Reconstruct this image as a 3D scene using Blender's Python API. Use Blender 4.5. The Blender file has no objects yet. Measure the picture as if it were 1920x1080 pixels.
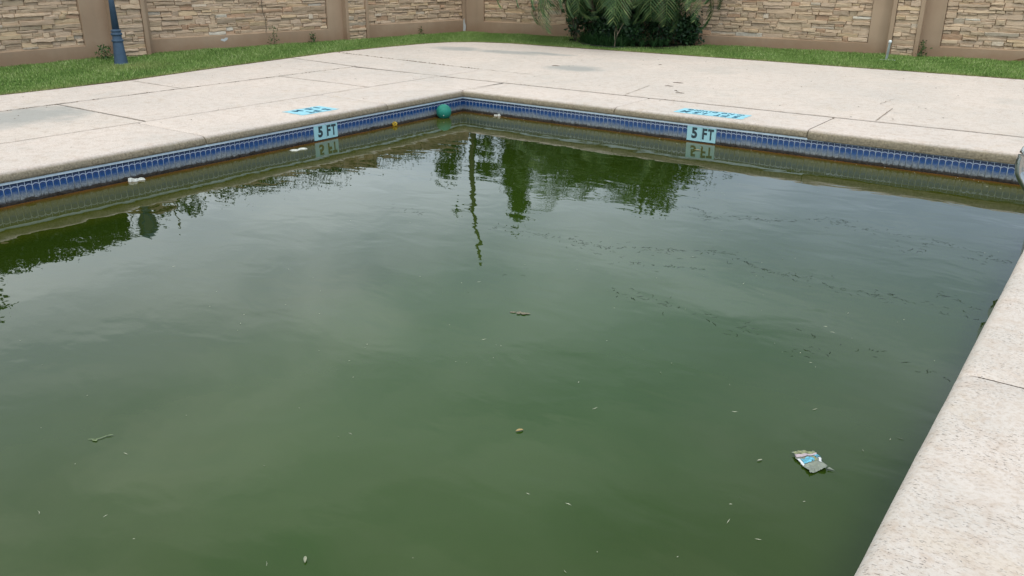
import bpy, math, random
import numpy as np
from mathutils import Matrix, Vector, noise as mnoise

random.seed(7)
rng = np.random.default_rng(7)
S = bpy.context.scene
C = S.collection
ZT, ZW = 0.085, -0.165          # deck top and water level; the tile line under the coping is z = 0
PW = 6.11                       # pool width

# ------------------------------------------------------------------ camera
yaw, pitch, roll = -0.6330315, 0.372378, 0.003925
cy_, sy_, cp_, sp_ = math.cos(yaw), math.sin(yaw), math.cos(pitch), math.sin(pitch)
F = Vector((sy_*cp_, cy_*cp_, -sp_)); Rv = Vector((cy_, -sy_, 0)); U = Rv.cross(F)
cr_, sr_ = math.cos(roll), math.sin(roll)
R2 = cr_*Rv + sr_*U; U2 = -sr_*Rv + cr_*U
cam = bpy.data.cameras.new('camera'); camo = bpy.data.objects.new('camera', cam); C.objects.link(camo)
M = Matrix((R2, U2, -F)).transposed().to_4x4(); M.translation = Vector((6.41748, -7.74651, 1.50473))
camo.matrix_world = M
cam.sensor_width = 36; cam.lens = 36*1572.478/1920
cam.clip_start = 0.05; cam.clip_end = 2000
S.camera = camo

# ------------------------------------------------------------------ world, sun, exposure
SUN_EL, SUN_AZ = math.radians(55), math.radians(128)
W = bpy.data.worlds.new('World'); S.world = W; W.use_nodes = True
nt = W.node_tree; nt.nodes.clear(); N = nt.nodes.new; L = nt.links.new
out = N('ShaderNodeOutputWorld'); bg = N('ShaderNodeBackground'); bg.inputs['Strength'].default_value = 0.1
sky = N('ShaderNodeTexSky'); sky.sky_type = 'NISHITA'; sky.sun_disc = False
sky.sun_elevation = SUN_EL; sky.sun_rotation = SUN_AZ
tc = N('ShaderNodeTexCoord'); mp = N('ShaderNodeMapping'); mp.inputs['Scale'].default_value = (1.0, 1.0, 3.2); mp.inputs['Location'].default_value = (8.8, 8.8, 8.8)
nz = N('ShaderNodeTexNoise'); nz.inputs['Scale'].default_value = 2.4; nz.inputs['Detail'].default_value = 6; nz.inputs['Roughness'].default_value = .5; nz.inputs['Distortion'].default_value = .6
cr = N('ShaderNodeValToRGB'); e = cr.color_ramp.elements
e[0].position = .36; e[0].color = (.56, .62, .68, 1); e[1].position = .60; e[1].color = (.98, 1.0, 1.0, 1)
vm = N('ShaderNodeVectorMath'); vm.operation = 'SCALE'; vm.inputs['Scale'].default_value = 21.0
mx = N('ShaderNodeMix'); mx.data_type = 'RGBA'; mx.inputs['Factor'].default_value = 0.96
L(tc.outputs['Generated'], mp.inputs['Vector']); L(mp.outputs['Vector'], nz.inputs['Vector'])
# a broad darker, bluer bank of cloud fills the north-east half of the sky
dt = N('ShaderNodeVectorMath'); dt.operation = 'DOT_PRODUCT'; dt.inputs[1].default_value = (.9, .42, .1)
mr = N('ShaderNodeMapRange'); mr.interpolation_type = 'SMOOTHSTEP'
mr.inputs['From Min'].default_value = -.72; mr.inputs['From Max'].default_value = .35; mr.inputs['To Min'].default_value = 0; mr.inputs['To Max'].default_value = 1
bk = N('ShaderNodeMix'); bk.data_type = 'RGBA'; bk.blend_type = 'MULTIPLY'; bk.inputs['B'].default_value = (.53, .58, .67, 1)
L(tc.outputs['Generated'], dt.inputs[0]); L(dt.outputs['Value'], mr.inputs['Value']); L(mr.outputs['Result'], bk.inputs['Factor'])
L(nz.outputs['Fac'], cr.inputs['Fac']); L(cr.outputs['Color'], bk.inputs['A']); 
# low sky a little cooler than the zenith
sz = N('ShaderNodeSeparateXYZ'); L(tc.outputs['Generated'], sz.inputs[0])
el = N('ShaderNodeValToRGB'); ee = el.color_ramp.elements
ee[0].position = .2; ee[0].color = (.91, .985, 1.04, 1); ee[1].position = .75; ee[1].color = (1, .97, .82, 1)
em = N('ShaderNodeMix'); em.data_type = 'RGBA'; em.blend_type = 'MULTIPLY'; em.inputs['Factor'].default_value = 1
L(sz.outputs['Z'], el.inputs['Fac']); L(bk.outputs['Result'], em.inputs['A']); L(el.outputs['Color'], em.inputs['B']); L(em.outputs['Result'], vm.inputs[0])
L(sky.outputs['Color'], mx.inputs['A']); L(vm.outputs['Vector'], mx.inputs['B'])
L(mx.outputs['Result'], bg.inputs['Color']); L(bg.outputs['Background'], out.inputs['Surface'])

sun = bpy.data.lights.new('sun', 'SUN'); sun.energy = 1.35; sun.angle = math.radians(25); sun.color = (1, .96, .9)
suno = bpy.data.objects.new('sun', sun); C.objects.link(suno)
# direction towards the sun (Nishita: rotation measured from +Y, clockwise seen from above)
sd = Vector((math.sin(SUN_AZ)*math.cos(SUN_EL), math.cos(SUN_AZ)*math.cos(SUN_EL), math.sin(SUN_EL)))
suno.rotation_euler = sd.to_track_quat('Z', 'Y').to_euler()
S.view_settings.view_transform = 'Standard'; S.view_settings.look = 'None'
S.view_settings.exposure = 0.0; S.view_settings.gamma = 1.0; S.view_settings.use_curve_mapping = False

# ------------------------------------------------------------------ helpers
def tag(o, label=None, cat=None, group=None, kind=None):
    if label: o['label'] = label
    if cat: o['category'] = cat
    if group: o['group'] = group
    if kind: o['kind'] = kind
    return o

def link(name, me, parent=None, loc=None):
    o = bpy.data.objects.new(name, me); C.objects.link(o)
    if parent is not None: o.parent = parent
    if loc is not None: o.location = loc
    return o

def empty(name, loc=(0, 0, 0), rz=0):
    o = bpy.data.objects.new(name, None); C.objects.link(o)
    o.location = loc; o.rotation_euler = (0, 0, rz); o.empty_display_size = .1
    return o

def copy_tree(o, parent=None):
    c = o.copy(); C.objects.link(c)
    if parent is not None: c.parent = parent
    for ch in list(o.children): copy_tree(ch, c)
    return c

def mesh(name, V, Fc, mats=(), smooth=False, mi=None, rnd=None):
    me = bpy.data.meshes.new(name)
    me.from_pydata([tuple(v) for v in V], [], [tuple(f) for f in Fc])
    for m in mats: me.materials.append(m)
    if mi is not None: me.polygons.foreach_set('material_index', mi)
    if smooth: me.polygons.foreach_set('use_smooth', [True]*len(me.polygons))
    if rnd is not None:
        a = me.attributes.new('rnd', 'FLOAT', 'FACE'); a.data.foreach_set('value', list(rnd))
    me.update(); return me

def fast_mesh(name, V, nper, mat, rnd=None):
    """V: (n*nper,3) array of separate polygons with nper corners"""
    V = np.asarray(V, dtype=np.float32).reshape(-1, 3); n = len(V)//nper
    me = bpy.data.meshes.new(name)
    me.vertices.add(len(V)); me.vertices.foreach_set('co', V.ravel())
    me.loops.add(len(V)); me.loops.foreach_set('vertex_index', np.arange(len(V), dtype=np.int32))
    me.polygons.add(n); me.polygons.foreach_set('loop_start', np.arange(0, len(V), nper, dtype=np.int32))
    me.polygons.foreach_set('loop_total', np.full(n, nper, dtype=np.int32))
    if rnd is not None:
        a = me.attributes.new('rnd', 'FLOAT', 'FACE'); a.data.foreach_set('value', np.asarray(rnd, dtype=np.float32))
    me.materials.append(mat); me.update(calc_edges=True); me.validate(); return me

class MB:
    def __init__(s): s.V = []; s.F = []; s.mi = []
    def add(s, V, Fc, m=0):
        b = len(s.V); s.V += [tuple(v) for v in V]
        for f in Fc: s.F.append(tuple(i+b for i in f)); s.mi.append(m)
    def box(s, a, b, m=0):
        (x0, y0, z0), (x1, y1, z1) = a, b
        s.add([(x0,y0,z0),(x1,y0,z0),(x1,y1,z0),(x0,y1,z0),(x0,y0,z1),(x1,y0,z1),(x1,y1,z1),(x0,y1,z1)],
              [(0,3,2,1),(4,5,6,7),(0,1,5,4),(1,2,6,5),(2,3,7,6),(3,0,4,7)], m)
    def prism(s, poly, z0, z1, m=0, bev=0.0):
        n = len(poly)
        if bev:
            cx = sum(p[0] for p in poly)/n; cyy = sum(p[1] for p in poly)/n
            ins = inset(poly, bev)
            V = [(x, y, z0) for x, y in poly]+[(x, y, z1-bev) for x, y in poly]+[(x, y, z1) for x, y in ins]
            Fc = [tuple(range(2*n, 3*n))]
            for i in range(n):
                j = (i+1) % n
                Fc += [(i, j, n+j, n+i), (n+i, n+j, 2*n+j, 2*n+i)]
        else:
            V = [(x, y, z0) for x, y in poly]+[(x, y, z1) for x, y in poly]
            Fc = [tuple(range(n, 2*n))]
            for i in range(n):
                j = (i+1) % n; Fc.append((i, j, n+j, n+i))
        Fc.append(tuple(reversed(range(n))))
        s.add(V, Fc, m)
    def lathe(s, prof, seg=20, m=0, c=(0, 0)):
        b = []
        for r, z in prof:
            for k in range(seg):
                a = 2*math.pi*k/seg; b.append((c[0]+r*math.cos(a), c[1]+r*math.sin(a), z))
        Fc = []
        for i in range(len(prof)-1):
            for k in range(seg):
                k2 = (k+1) % seg; Fc.append((i*seg+k, i*seg+k2, (i+1)*seg+k2, (i+1)*seg+k))
        Fc.append(tuple(reversed(range(seg)))); Fc.append(tuple(range((len(prof)-1)*seg, len(prof)*seg)))
        s.add(b, Fc, m)
    def tube(s, pts, rad, seg=8, m=0):
        pts = [Vector(p) for p in pts]; n = len(pts)
        rad = rad if isinstance(rad, (list, tuple)) else [rad]*n
        V = []; up = Vector((0.13, 0.07, 1)).normalized()
        for i, p in enumerate(pts):
            t = (pts[min(i+1, n-1)]-pts[max(i-1, 0)]).normalized()
            a = t.cross(up)
            if a.length < .15: a = t.cross(Vector((1, 0, 0)))
            a.normalize(); b = t.cross(a)
            for k in range(seg):
                w = 2*math.pi*k/seg; V.append(p+rad[i]*(math.cos(w)*a+math.sin(w)*b))
        Fc = []
        for i in range(n-1):
            for k in range(seg):
                k2 = (k+1) % seg; Fc.append((i*seg+k, (i+1)*seg+k, (i+1)*seg+k2, i*seg+k2))
        Fc.append(tuple(range(seg))); Fc.append(tuple(reversed(range((n-1)*seg, n*seg))))
        s.add(V, Fc, m)
    def build(s, name, mats, parent=None, smooth=False, loc=None):
        if not isinstance(mats, (list, tuple)): mats = [mats]
        return link(name, mesh(name, s.V, s.F, mats, smooth, s.mi), parent, loc)

def inset(poly, d):
    n = len(poly); o = []
    area = sum(poly[i][0]*poly[(i+1) % n][1]-poly[(i+1) % n][0]*poly[i][1] for i in range(n))
    sg = 1 if area > 0 else -1
    for i in range(n):
        p0, p1, p2 = Vector(poly[i-1]), Vector(poly[i]), Vector(poly[(i+1) % n])
        a = (p1-p0).normalized(); b = (p2-p1).normalized()
        na = Vector((-a.y, a.x))*sg; nb = Vector((-b.y, b.x))*sg
        m = (na+nb); k = max(.3, 1+na.dot(nb)); o.append(tuple(p1+m*(d/k)))
    return o

# ------------------------------------------------------------------ materials
class Mat:
    def __init__(s, name, rough=.8, spec=.3, metal=0):
        s.m = bpy.data.materials.new(name); s.m.use_nodes = True; s.t = s.m.node_tree
        s.b = s.t.nodes['Principled BSDF']; s.o = s.t.nodes['Material Output']
        s.b.inputs['Roughness'].default_value = rough; s.b.inputs['Specular IOR Level'].default_value = spec
        s.b.inputs['Metallic'].default_value = metal
    def n(s, t, **k):
        x = s.t.nodes.new('ShaderNode'+t)
        for a, v in k.items():
            if a in x.inputs.keys() if isinstance(a, str) else False: x.inputs[a].default_value = v
            else: setattr(x, a, v)
        return x
    def l(s, a, b): s.t.links.new(a, b)
    def coord(s, scale=(1, 1, 1), kind='Object'):
        c = s.n('TexCoord'); m = s.n('Mapping'); m.inputs['Scale'].default_value = scale
        s.l(c.outputs[kind], m.inputs['Vector']); return m.outputs['Vector']
    def noise(s, vec, scale, detail=4, rough=.55, dist=0):
        x = s.n('TexNoise'); x.inputs['Scale'].default_value = scale; x.inputs['Detail'].default_value = detail
        x.inputs['Roughness'].default_value = rough; x.inputs['Distortion'].default_value = dist
        s.l(vec, x.inputs['Vector']); return x.outputs['Fac']
    def ramp(s, fac, stops, interp='LINEAR'):
        x = s.n('ValToRGB'); r = x.color_ramp; r.interpolation = interp
        while len(r.elements) < len(stops): r.elements.new(.5)
        for el, (p, c) in zip(r.elements, stops):
            el.position = p; el.color = (c, c, c, 1) if not isinstance(c, tuple) else (*c, 1)
        s.l(fac, x.inputs['Fac']); return x.outputs['Color']
    def mix(s, fac, a, b, mode='MIX'):
        x = s.n('Mix'); x.data_type = 'RGBA'; x.blend_type = mode
        for v, i in ((fac, 0), (a, 6), (b, 7)):
            if hasattr(v, 'is_linked') or isinstance(v, bpy.types.NodeSocket): s.l(v, x.inputs[i])
            else: x.inputs[i].default_value = v if i == 0 else (*v, 1)
        return x.outputs[2]
    def math(s, op, a, b=None, clamp=False):
        x = s.n('Math'); x.operation = op; x.use_clamp = clamp
        for v, i in ((a, 0), (b, 1)):
            if v is None: continue
            if isinstance(v, bpy.types.NodeSocket): s.l(v, x.inputs[i])
            else: x.inputs[i].default_value = v
        return x.outputs[0]
    def color(s, c):
        if isinstance(c, bpy.types.NodeSocket): s.l(c, s.b.inputs['Base Color'])
        else: s.b.inputs['Base Color'].default_value = (*c, 1)
    def bump(s, h, dist=.002, strength=1, normal=None):
        x = s.n('Bump'); x.inputs['Distance'].default_value = dist; x.inputs['Strength'].default_value = strength
        s.l(h, x.inputs['Height'])
        if normal is not None: s.l(normal, x.inputs['Normal'])
        s.l(x.outputs['Normal'], s.b.inputs['Normal']); return x.outputs['Normal']
    def attr(s, name='rnd'):
        x = s.n('Attribute'); x.attribute_name = name; return x.outputs['Fac']

def plain(name, col, rough=.7, spec=.3, metal=0, var=.12, scale=12, bump=0):
    m = Mat(name, rough, spec, metal); v = m.coord()
    f = m.noise(v, scale, 5)
    m.color(m.mix(m.ramp(f, [(.3, 0.0), (.7, 1.0)]), tuple(c*(1-var) for c in col), tuple(min(1, c*(1+var)) for c in col)))
    if bump: m.bump(m.noise(v, scale*4, 6), bump)
    return m.m

# --- textured pool deck coating (knock-down finish)
def deck_mat(name, base, tint, speck=1.0):
    m = Mat(name, .9, .25); v = m.coord()
    big = m.noise(v, .55, 4, .6); mid = m.noise(v, 11, 7, .7); fine = m.noise(v, 60, 5, .65)
    c = m.mix(m.ramp(big, [(.38, 0.0), (.66, 1.0)]), base, tint)
    c = m.mix(m.math('MULTIPLY', m.ramp(m.noise(v, .9, 7, .68), [(.52, 0.0), (.70, 1.0)]), .38), c, (.42, .41, .39))
    c = m.mix(m.math('MULTIPLY', m.ramp(m.noise(v, 2.3, 5, .6, 1.5), [(.60, 0.0), (.72, 1.0)]), .30), c, (.55, .44, .33))
    c = m.mix(m.math('MULTIPLY', m.ramp(mid, [(.48, 0.0), (.70, 1.0)]), .55), c, (base[0]*.70, base[1]*.62, base[2]*.55))
    c = m.mix(m.math('MULTIPLY', m.ramp(fine, [(.40, 1.0), (.52, 0.0)]), .26*speck), c, (base[0]*.55, base[1]*.46, base[2]*.36))
    # short oriented trowel flecks with holes
    mp_ = m.n('Mapping'); mp_.inputs['Scale'].default_value = (30, 95, 40); mp_.inputs['Rotation'].default_value = (0, 0, -.35)
    tcn = m.n('TexCoord'); m.l(tcn.outputs['Object'], mp_.inputs['Vector'])
    f1 = m.noise(mp_.outputs['Vector'], 2.1, 3, .6)
    holes = m.ramp(f1, [(.335, 1.0), (.395, 0.0)])
    gate = m.ramp(m.noise(v, 5, 3), [(.34, 0.0), (.54, 1.0)])
    holes = m.math('MULTIPLY', holes, gate)
    c = m.mix(m.math('MULTIPLY', holes, .75*speck), c, (.12, .10, .085))
    m.color(c)
    h = m.math('SUBTRACT', m.math('ADD', m.math('MULTIPLY', fine, .5), m.math('MULTIPLY', f1, .6)), m.math('MULTIPLY', holes, .8))
    m.bump(h, .0025, .8)
    return m
DM = deck_mat('deck_coating', (.66, .572, .530), (.575, .518, .490))
M_deck = DM.m
# grey water stained slab
def stained_deck():
    m = deck_mat('deck_coating_stained', (.65, .565, .520), (.57, .512, .480))
    src = m.b.inputs['Base Color'].links[0].from_socket
    v = m.coord((1, 1, 1))
    # stain patches centred where the slab holds water (object space = world space)
    tot = None
    for (cx, cyy, rx, ry) in [(-2.25, -4.1, .62, .95), (-3.2, 3.75, .55, .35), (-2.2, 3.8, .8, .25), (-1.55, 4.0, .55, .2), (-.1, 2.6, .5, .35), (-1.9, -.9, .0001, .0001)]:
        s_ = m.n('VectorMath'); s_.operation = 'SUBTRACT'; m.l(v, s_.inputs[0]); s_.inputs[1].default_value = (cx, cyy, 0)
        d_ = m.n('VectorMath'); d_.operation = 'MULTIPLY'; m.l(s_.outputs[0], d_.inputs[0]); d_.inputs[1].default_value = (1/rx, 1/ry, 0)
        ln = m.n('VectorMath'); ln.operation = 'LENGTH'; m.l(d_.outputs[0], ln.inputs[0])
        g = m.math('SUBTRACT', 1.25, ln.outputs['Value'], clamp=True)
        tot = g if tot is None else m.math('MAXIMUM', tot, g)
    n_ = m.noise(v, 3.2, 7, .7)
    k = m.ramp(m.math('ADD', tot, m.math('MULTIPLY', m.math('SUBTRACT', n_, .5), 1.5)), [(.15, 0.0), (.75, 1.0)])
    m.color(m.mix(m.math('MULTIPLY', k, .72), src, (.30, .305, .30)))
    return m.m
M_stain = stained_deck()
# bare nosing face of the coping
def nosing():
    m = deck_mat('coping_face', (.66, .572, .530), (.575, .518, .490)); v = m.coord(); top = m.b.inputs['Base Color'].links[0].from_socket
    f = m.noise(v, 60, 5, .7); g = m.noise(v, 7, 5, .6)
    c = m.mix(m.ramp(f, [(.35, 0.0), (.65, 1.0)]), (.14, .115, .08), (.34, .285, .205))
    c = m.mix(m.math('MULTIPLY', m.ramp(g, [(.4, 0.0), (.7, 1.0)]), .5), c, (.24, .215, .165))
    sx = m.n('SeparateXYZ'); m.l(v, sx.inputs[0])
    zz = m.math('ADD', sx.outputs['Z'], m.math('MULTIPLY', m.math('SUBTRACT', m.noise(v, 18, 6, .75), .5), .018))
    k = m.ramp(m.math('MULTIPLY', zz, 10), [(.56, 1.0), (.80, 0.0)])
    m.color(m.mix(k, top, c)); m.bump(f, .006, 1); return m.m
M_nose = nosing()
M_joint = plain('joint_filler', (.060, .045, .035), .95, .1, var=.4, scale=30)
M_crack = plain('crack_dirt', (.24, .19, .15), .95, .1, var=.4, scale=40)
M_soil = plain('soil', (.10, .07, .045), .95, .1, var=.4, scale=20)
M_ground = plain('far_ground', (.10, .13, .05), .95, .1, var=.3, scale=.6)

def lawn_base():
    m = Mat('lawn_soil', .95, .1); v = m.coord()
    m.color(m.mix(m.ramp(m.noise(v, 14, 6), [(.35, 0.0), (.65, 1.0)]), (.035, .055, .012), (.07, .09, .025))); return m.m
M_lawn = lawn_base()
def grass_mat():
    m = Mat('grass_blades', .6, .3); v = m.coord()
    r = m.attr(); big = m.noise(v, 1.3, 4); e_ = m.attr('dry')
    c = m.ramp(r, [(0, (.045, .11, .018)), (.4, (.135, .25, .046)), (.75, (.28, .41, .11)), (1, (.62, .64, .34))])
    c = m.mix(m.math('MULTIPLY', m.ramp(big, [(.4, 0.0), (.62, 1.0)]), .35), c, (.21, .30, .075))
    c = m.mix(e_, c, (.40, .36, .16))
    m.color(c); m.b.inputs['Subsurface Weight'].default_value = 0
    return m.m
M_grass = grass_mat()

def stucco():
    m = Mat('stucco', .92, .2); v = m.coord(kind='Object')
    g = m.noise(v, .9, 5, .6); f = m.noise(v, 90, 4, .6)
    c = m.mix(m.ramp(g, [(.35, 0.0), (.65, 1.0)]), (.335, .235, .158), (.42, .305, .212))
    geo = m.n('NewGeometry'); sx = m.n('SeparateXYZ'); m.l(geo.outputs['Position'], sx.inputs[0])
    z = m.math('ADD', sx.outputs['Z'], m.math('MULTIPLY', m.noise(v, 2.2, 6, .7), .35))
    st = m.ramp(z, [(.30, 1.0), (.50, 0.0)])         # rising damp and splashed soil at the foot
    c = m.mix(m.math('MULTIPLY', st, .62), c, (.27, .165, .10))
    vs = m.n('Mapping'); vs.inputs['Scale'].default_value = (6, 6, .5); tcn = m.n('TexCoord'); m.l(tcn.outputs['Object'], vs.inputs['Vector'])
    sr = m.ramp(m.noise(vs.outputs['Vector'], 1, 4), [(.5, 0.0), (.75, 1.0)])
    c = m.mix(m.math('MULTIPLY', sr, .25), c, (.25, .19, .13))
    m.color(c); m.bump(f, .003, .8); return m.m
M_stucco = stucco()
def stone():
    m = Mat('ledge_stone', .9, .2); v = m.coord(); r = m.attr()
    c = m.ramp(r, [(0, (.57, .425, .295)), (.16, (.52, .385, .27)), (.3, (.58, .44, .305)), (.44, (.48, .35, .245)), (.56, (.55, .415, .30)), (.68, (.58, .43, .275)), (.76, (.52, .39, .285)), (.90, (.48, .31, .205)), (.95, (.55, .46, .36)), (.985, (.57, .52, .44))], 'CONSTANT')
    f = m.noise(v, 14, 6, .7); st_ = m.n('Mapping'); st_.inputs['Scale'].default_value = (1, 1, 5)
    tcn = m.n('TexCoord'); m.l(tcn.outputs['Object'], st_.inputs['Vector']); g = m.noise(st_.outputs['Vector'], 9, 6, .7)
    c = m.mix(m.math('MULTIPLY', m.ramp(f, [(.45, 0.0), (.8, 1.0)]), .55), c, (.33, .22, .13))
    c = m.mix(m.math('MULTIPLY', m.ramp(g, [(.30, 1.0), (.5, 0.0)]), .35), c, (.62, .50, .34))
    m.color(c); m.bump(m.math('ADD', g, m.math('MULTIPLY', f, .6)), .012, 1); return m.m
M_stone = stone()
M_mortar = plain('stone_backing', (.40, .29, .20), .95, .1, var=.3, scale=10)

def tile_mat():
    m = Mat('glazed_blue_tile', .22, .5); uv = m.n('UVMap'); sx = m.n('SeparateXYZ'); m.l(uv.outputs['UV'], sx.inputs[0])
    u, vv = sx.outputs['X'], sx.outputs['Y']; P = m.coord()
    n1 = m.noise(P, 22, 7, .75); n2 = m.noise(P, 90, 4, .7); n3 = m.noise(P, 2.2, 4, .6)
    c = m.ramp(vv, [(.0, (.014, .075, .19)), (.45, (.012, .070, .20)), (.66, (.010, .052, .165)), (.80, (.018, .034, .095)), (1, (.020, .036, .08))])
    # pale scallop
    a = m.math('SUBTRACT', m.math('MULTIPLY', u, 2), 1); a2 = m.math('MULTIPLY', a, a)
    sc = m.math('SUBTRACT', .84, m.math('MULTIPLY', a2, .07))
    d = m.math('ABSOLUTE', m.math('SUBTRACT', vv, sc))
    c = m.mix(m.math('MULTIPLY', m.ramp(d, [(.016, 1.0), (.034, 0.0)]), .8), c, (.42, .50, .68))
    # darker ring medallion
    b2 = m.math('MULTIPLY', m.math('SUBTRACT', vv, .62), m.math('SUBTRACT', vv, .62))
    rr = m.math('SQRT', m.math('ADD', m.math('MULTIPLY', a2, .32), m.math('MULTIPLY', b2, 9)))
    c = m.mix(m.math('MULTIPLY', m.ramp(m.math('ABSOLUTE', m.math('SUBTRACT', rr, .38)), [(.03, 1.0), (.08, 0.0)]), .35), c, (.04, .10, .42))
    # lime scale rising from the waterline
    h = m.math('ADD', vv, m.math('MULTIPLY', m.math('SUBTRACT', n1, .5), .55))
    h = m.math('ADD', h, m.math('MULTIPLY', m.math('SUBTRACT', n3, .5), .5))
    k = m.ramp(h, [(.16, .85), (.36, .55), (.56, 0.0)])
    scale_c = m.mix(m.ramp(n2, [(.35, 0.0), (.65, 1.0)]), (.13, .15, .155), (.36, .375, .36))
    c = m.mix(k, c, scale_c)
    # black crust at the very bottom
    h2 = m.math('ADD', vv, m.math('MULTIPLY', m.math('SUBTRACT', m.noise(P, 30, 6, .8), .5), .5))
    c = m.mix(m.ramp(h2, [(.09, .95), (.20, 0.0)]), c, (.022, .020, .020))
    m.color(c); r_ = m.ramp(k, [(0, .2), (.7, .85)]); m.l(r_, m.b.inputs['Roughness'])
    m.bump(m.math('MULTIPLY', k, n2), .003, .6); return m.m
M_tile = tile_mat()
def grout():
    m = Mat('pale_grout', .85, .2); geo = m.n('NewGeometry'); sx = m.n('SeparateXYZ'); m.l(geo.outputs['Position'], sx.inputs[0])
    z = m.math('ADD', sx.outputs['Z'], m.math('MULTIPLY', m.noise(m.coord(), 12, 5), .05))
    # lime and dirt soaked lower half
    m.color(m.ramp(m.math('ADD', z, .2), [(.08, (.05, .05, .045)), (.115, (.22, .24, .24)), (.17, (.50, .58, .68))])); return m.m
M_grout = grout()
M_trim = plain('pale_blue_trim', (.60, .70, .80), .5, .4, var=.1, scale=15)
M_crust = plain('black_crust', (.03, .026, .022), .9, .2, var=.6, scale=60, bump=.004)
M_plaster = plain('algae_plaster', (.10, .075, .03), .9, .2, var=.4, scale=8)
M_signtile = plain('pale_aqua_tile', (.33, .58, .64), .35, .4, var=.07, scale=10)
M_signdark = plain('worn_black_numeral', (.035, .055, .065), .6, .3, var=.6, scale=35)
M_decal = plain('sky_blue_decal', (.27, .56, .68), .6, .3, var=.15, scale=20)
M_decaltxt = plain('worn_decal_lettering', (.03, .12, .20), .7, .2, var=.6, scale=60)

def water_mat():
    m = Mat('murky_green_water', .012, .5); m.b.inputs['IOR'].default_value = 1.333
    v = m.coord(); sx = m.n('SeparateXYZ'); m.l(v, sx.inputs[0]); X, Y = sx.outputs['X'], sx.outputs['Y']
    # distance to the nearest pool wall: stained wall shows through there; wider olive band is the coping's reflection painted in
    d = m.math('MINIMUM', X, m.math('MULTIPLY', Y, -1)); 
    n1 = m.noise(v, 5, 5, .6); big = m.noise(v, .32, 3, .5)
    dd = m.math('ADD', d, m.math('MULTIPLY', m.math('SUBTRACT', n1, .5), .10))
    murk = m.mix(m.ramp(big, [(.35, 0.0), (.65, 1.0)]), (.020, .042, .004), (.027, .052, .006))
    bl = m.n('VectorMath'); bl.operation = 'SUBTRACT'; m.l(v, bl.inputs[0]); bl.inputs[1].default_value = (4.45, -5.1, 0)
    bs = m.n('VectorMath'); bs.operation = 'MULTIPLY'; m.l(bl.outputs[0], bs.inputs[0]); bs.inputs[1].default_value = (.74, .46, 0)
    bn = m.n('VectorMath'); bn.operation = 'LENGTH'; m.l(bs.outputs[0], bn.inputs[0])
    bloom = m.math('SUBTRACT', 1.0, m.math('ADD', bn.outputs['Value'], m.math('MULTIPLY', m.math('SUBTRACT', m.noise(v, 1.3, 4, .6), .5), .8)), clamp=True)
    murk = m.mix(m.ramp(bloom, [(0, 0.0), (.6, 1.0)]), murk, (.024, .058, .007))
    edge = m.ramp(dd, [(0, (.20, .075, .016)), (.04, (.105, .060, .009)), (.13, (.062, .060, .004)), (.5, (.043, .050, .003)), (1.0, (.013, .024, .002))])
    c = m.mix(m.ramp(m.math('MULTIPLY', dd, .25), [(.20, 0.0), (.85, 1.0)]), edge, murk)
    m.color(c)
    # faint ripples drifting along the pool
    w1 = m.coord((1.0, 1.6, 1)); a = m.noise(w1, 2.2, 2, .5, .4); b = m.noise(w1, 9, 2, .5); c3 = m.noise(w1, .6, 2, .5)
    gate = m.ramp(m.noise(v, .5, 2), [(.35, .35), (.65, 1.0)])
    h = m.math('ADD', m.math('MULTIPLY', a, 1.0), m.math('MULTIPLY', m.math('MULTIPLY', b, gate), .16))
    h = m.math('ADD', h, m.math('MULTIPLY', c3, 2.5))
    m.bump(h, .0024, 1); return m.m
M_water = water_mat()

M_lamp = plain('blue_grey_paint', (.055, .095, .150), .5, .3, var=.2, scale=9)
M_lampglass = plain('frosted_lamp_glass', (.12, .13, .12), .3, .5)
M_steel = plain('brushed_steel', (.42, .43, .42), .16, .5, metal=1, var=.1, scale=8)
M_pvc = plain('weathered_white_plastic', (.74, .77, .78), .6, .3, var=.12)
M_ball = plain('teal_rubber', (.018, .205, .155), .6, .35, var=.18, scale=25)
M_yellow = plain('yellow_plastic', (.55, .36, .03), .5, .4, var=.25, scale=60)
M_foam = plain('white_foam', (.60, .61, .57), .9, .2, var=.12, scale=40)
M_edging = plain('black_plastic_edging', (.018, .02, .022), .5, .3)
M_mulch = plain('dark_mulch', (.022, .018, .014), .95, .1, var=.5, scale=30)
M_bark = plain('bark', (.12, .095, .07), .95, .1, var=.35, scale=18, bump=.01)
M_debris = plain('pale_plant_debris', (.42, .43, .33), .8, .2, var=.3, scale=50)
M_dark = plain('dark_floating_film', (.020, .028, .018), .9, .1, var=.4, scale=40)
M_twig = plain('brown_twig', (.12, .09, .065), .9, .1)
M_leafbrown = plain('tan_leaf', (.40, .30, .15), .8, .2)
M_leafpink = plain('wet_brown_leaf', (.17, .15, .11), .7, .3, var=.5, scale=60)
M_chip = plain('bare_white_patch', (.52, .53, .52), .9, .2)

def leaf_mat(name, c0, c1, c2, rough=.5):
    m = Mat(name, rough, .35); r = m.attr()
    m.color(m.ramp(r, [(0, c0), (.6, c1), (1, c2)])); return m.m
M_palm = leaf_mat('palm_leaflet', (.022, .058, .018), (.060, .125, .038), (.20, .26, .09))
M_shrub = leaf_mat('shrub_leaf', (.009, .028, .011), (.026, .070, .024), (.075, .16, .05), .4)
M_strap = leaf_mat('strap_leaf', (.016, .055, .016), (.045, .125, .036), (.13, .24, .075))
M_tree = leaf_mat('tree_leaf', (.010, .024, .005), (.020, .042, .009), (.045, .075, .02))
M_weed = leaf_mat('weed_leaf', (.02, .055, .012), (.05, .11, .025), (.10, .17, .05))

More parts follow.
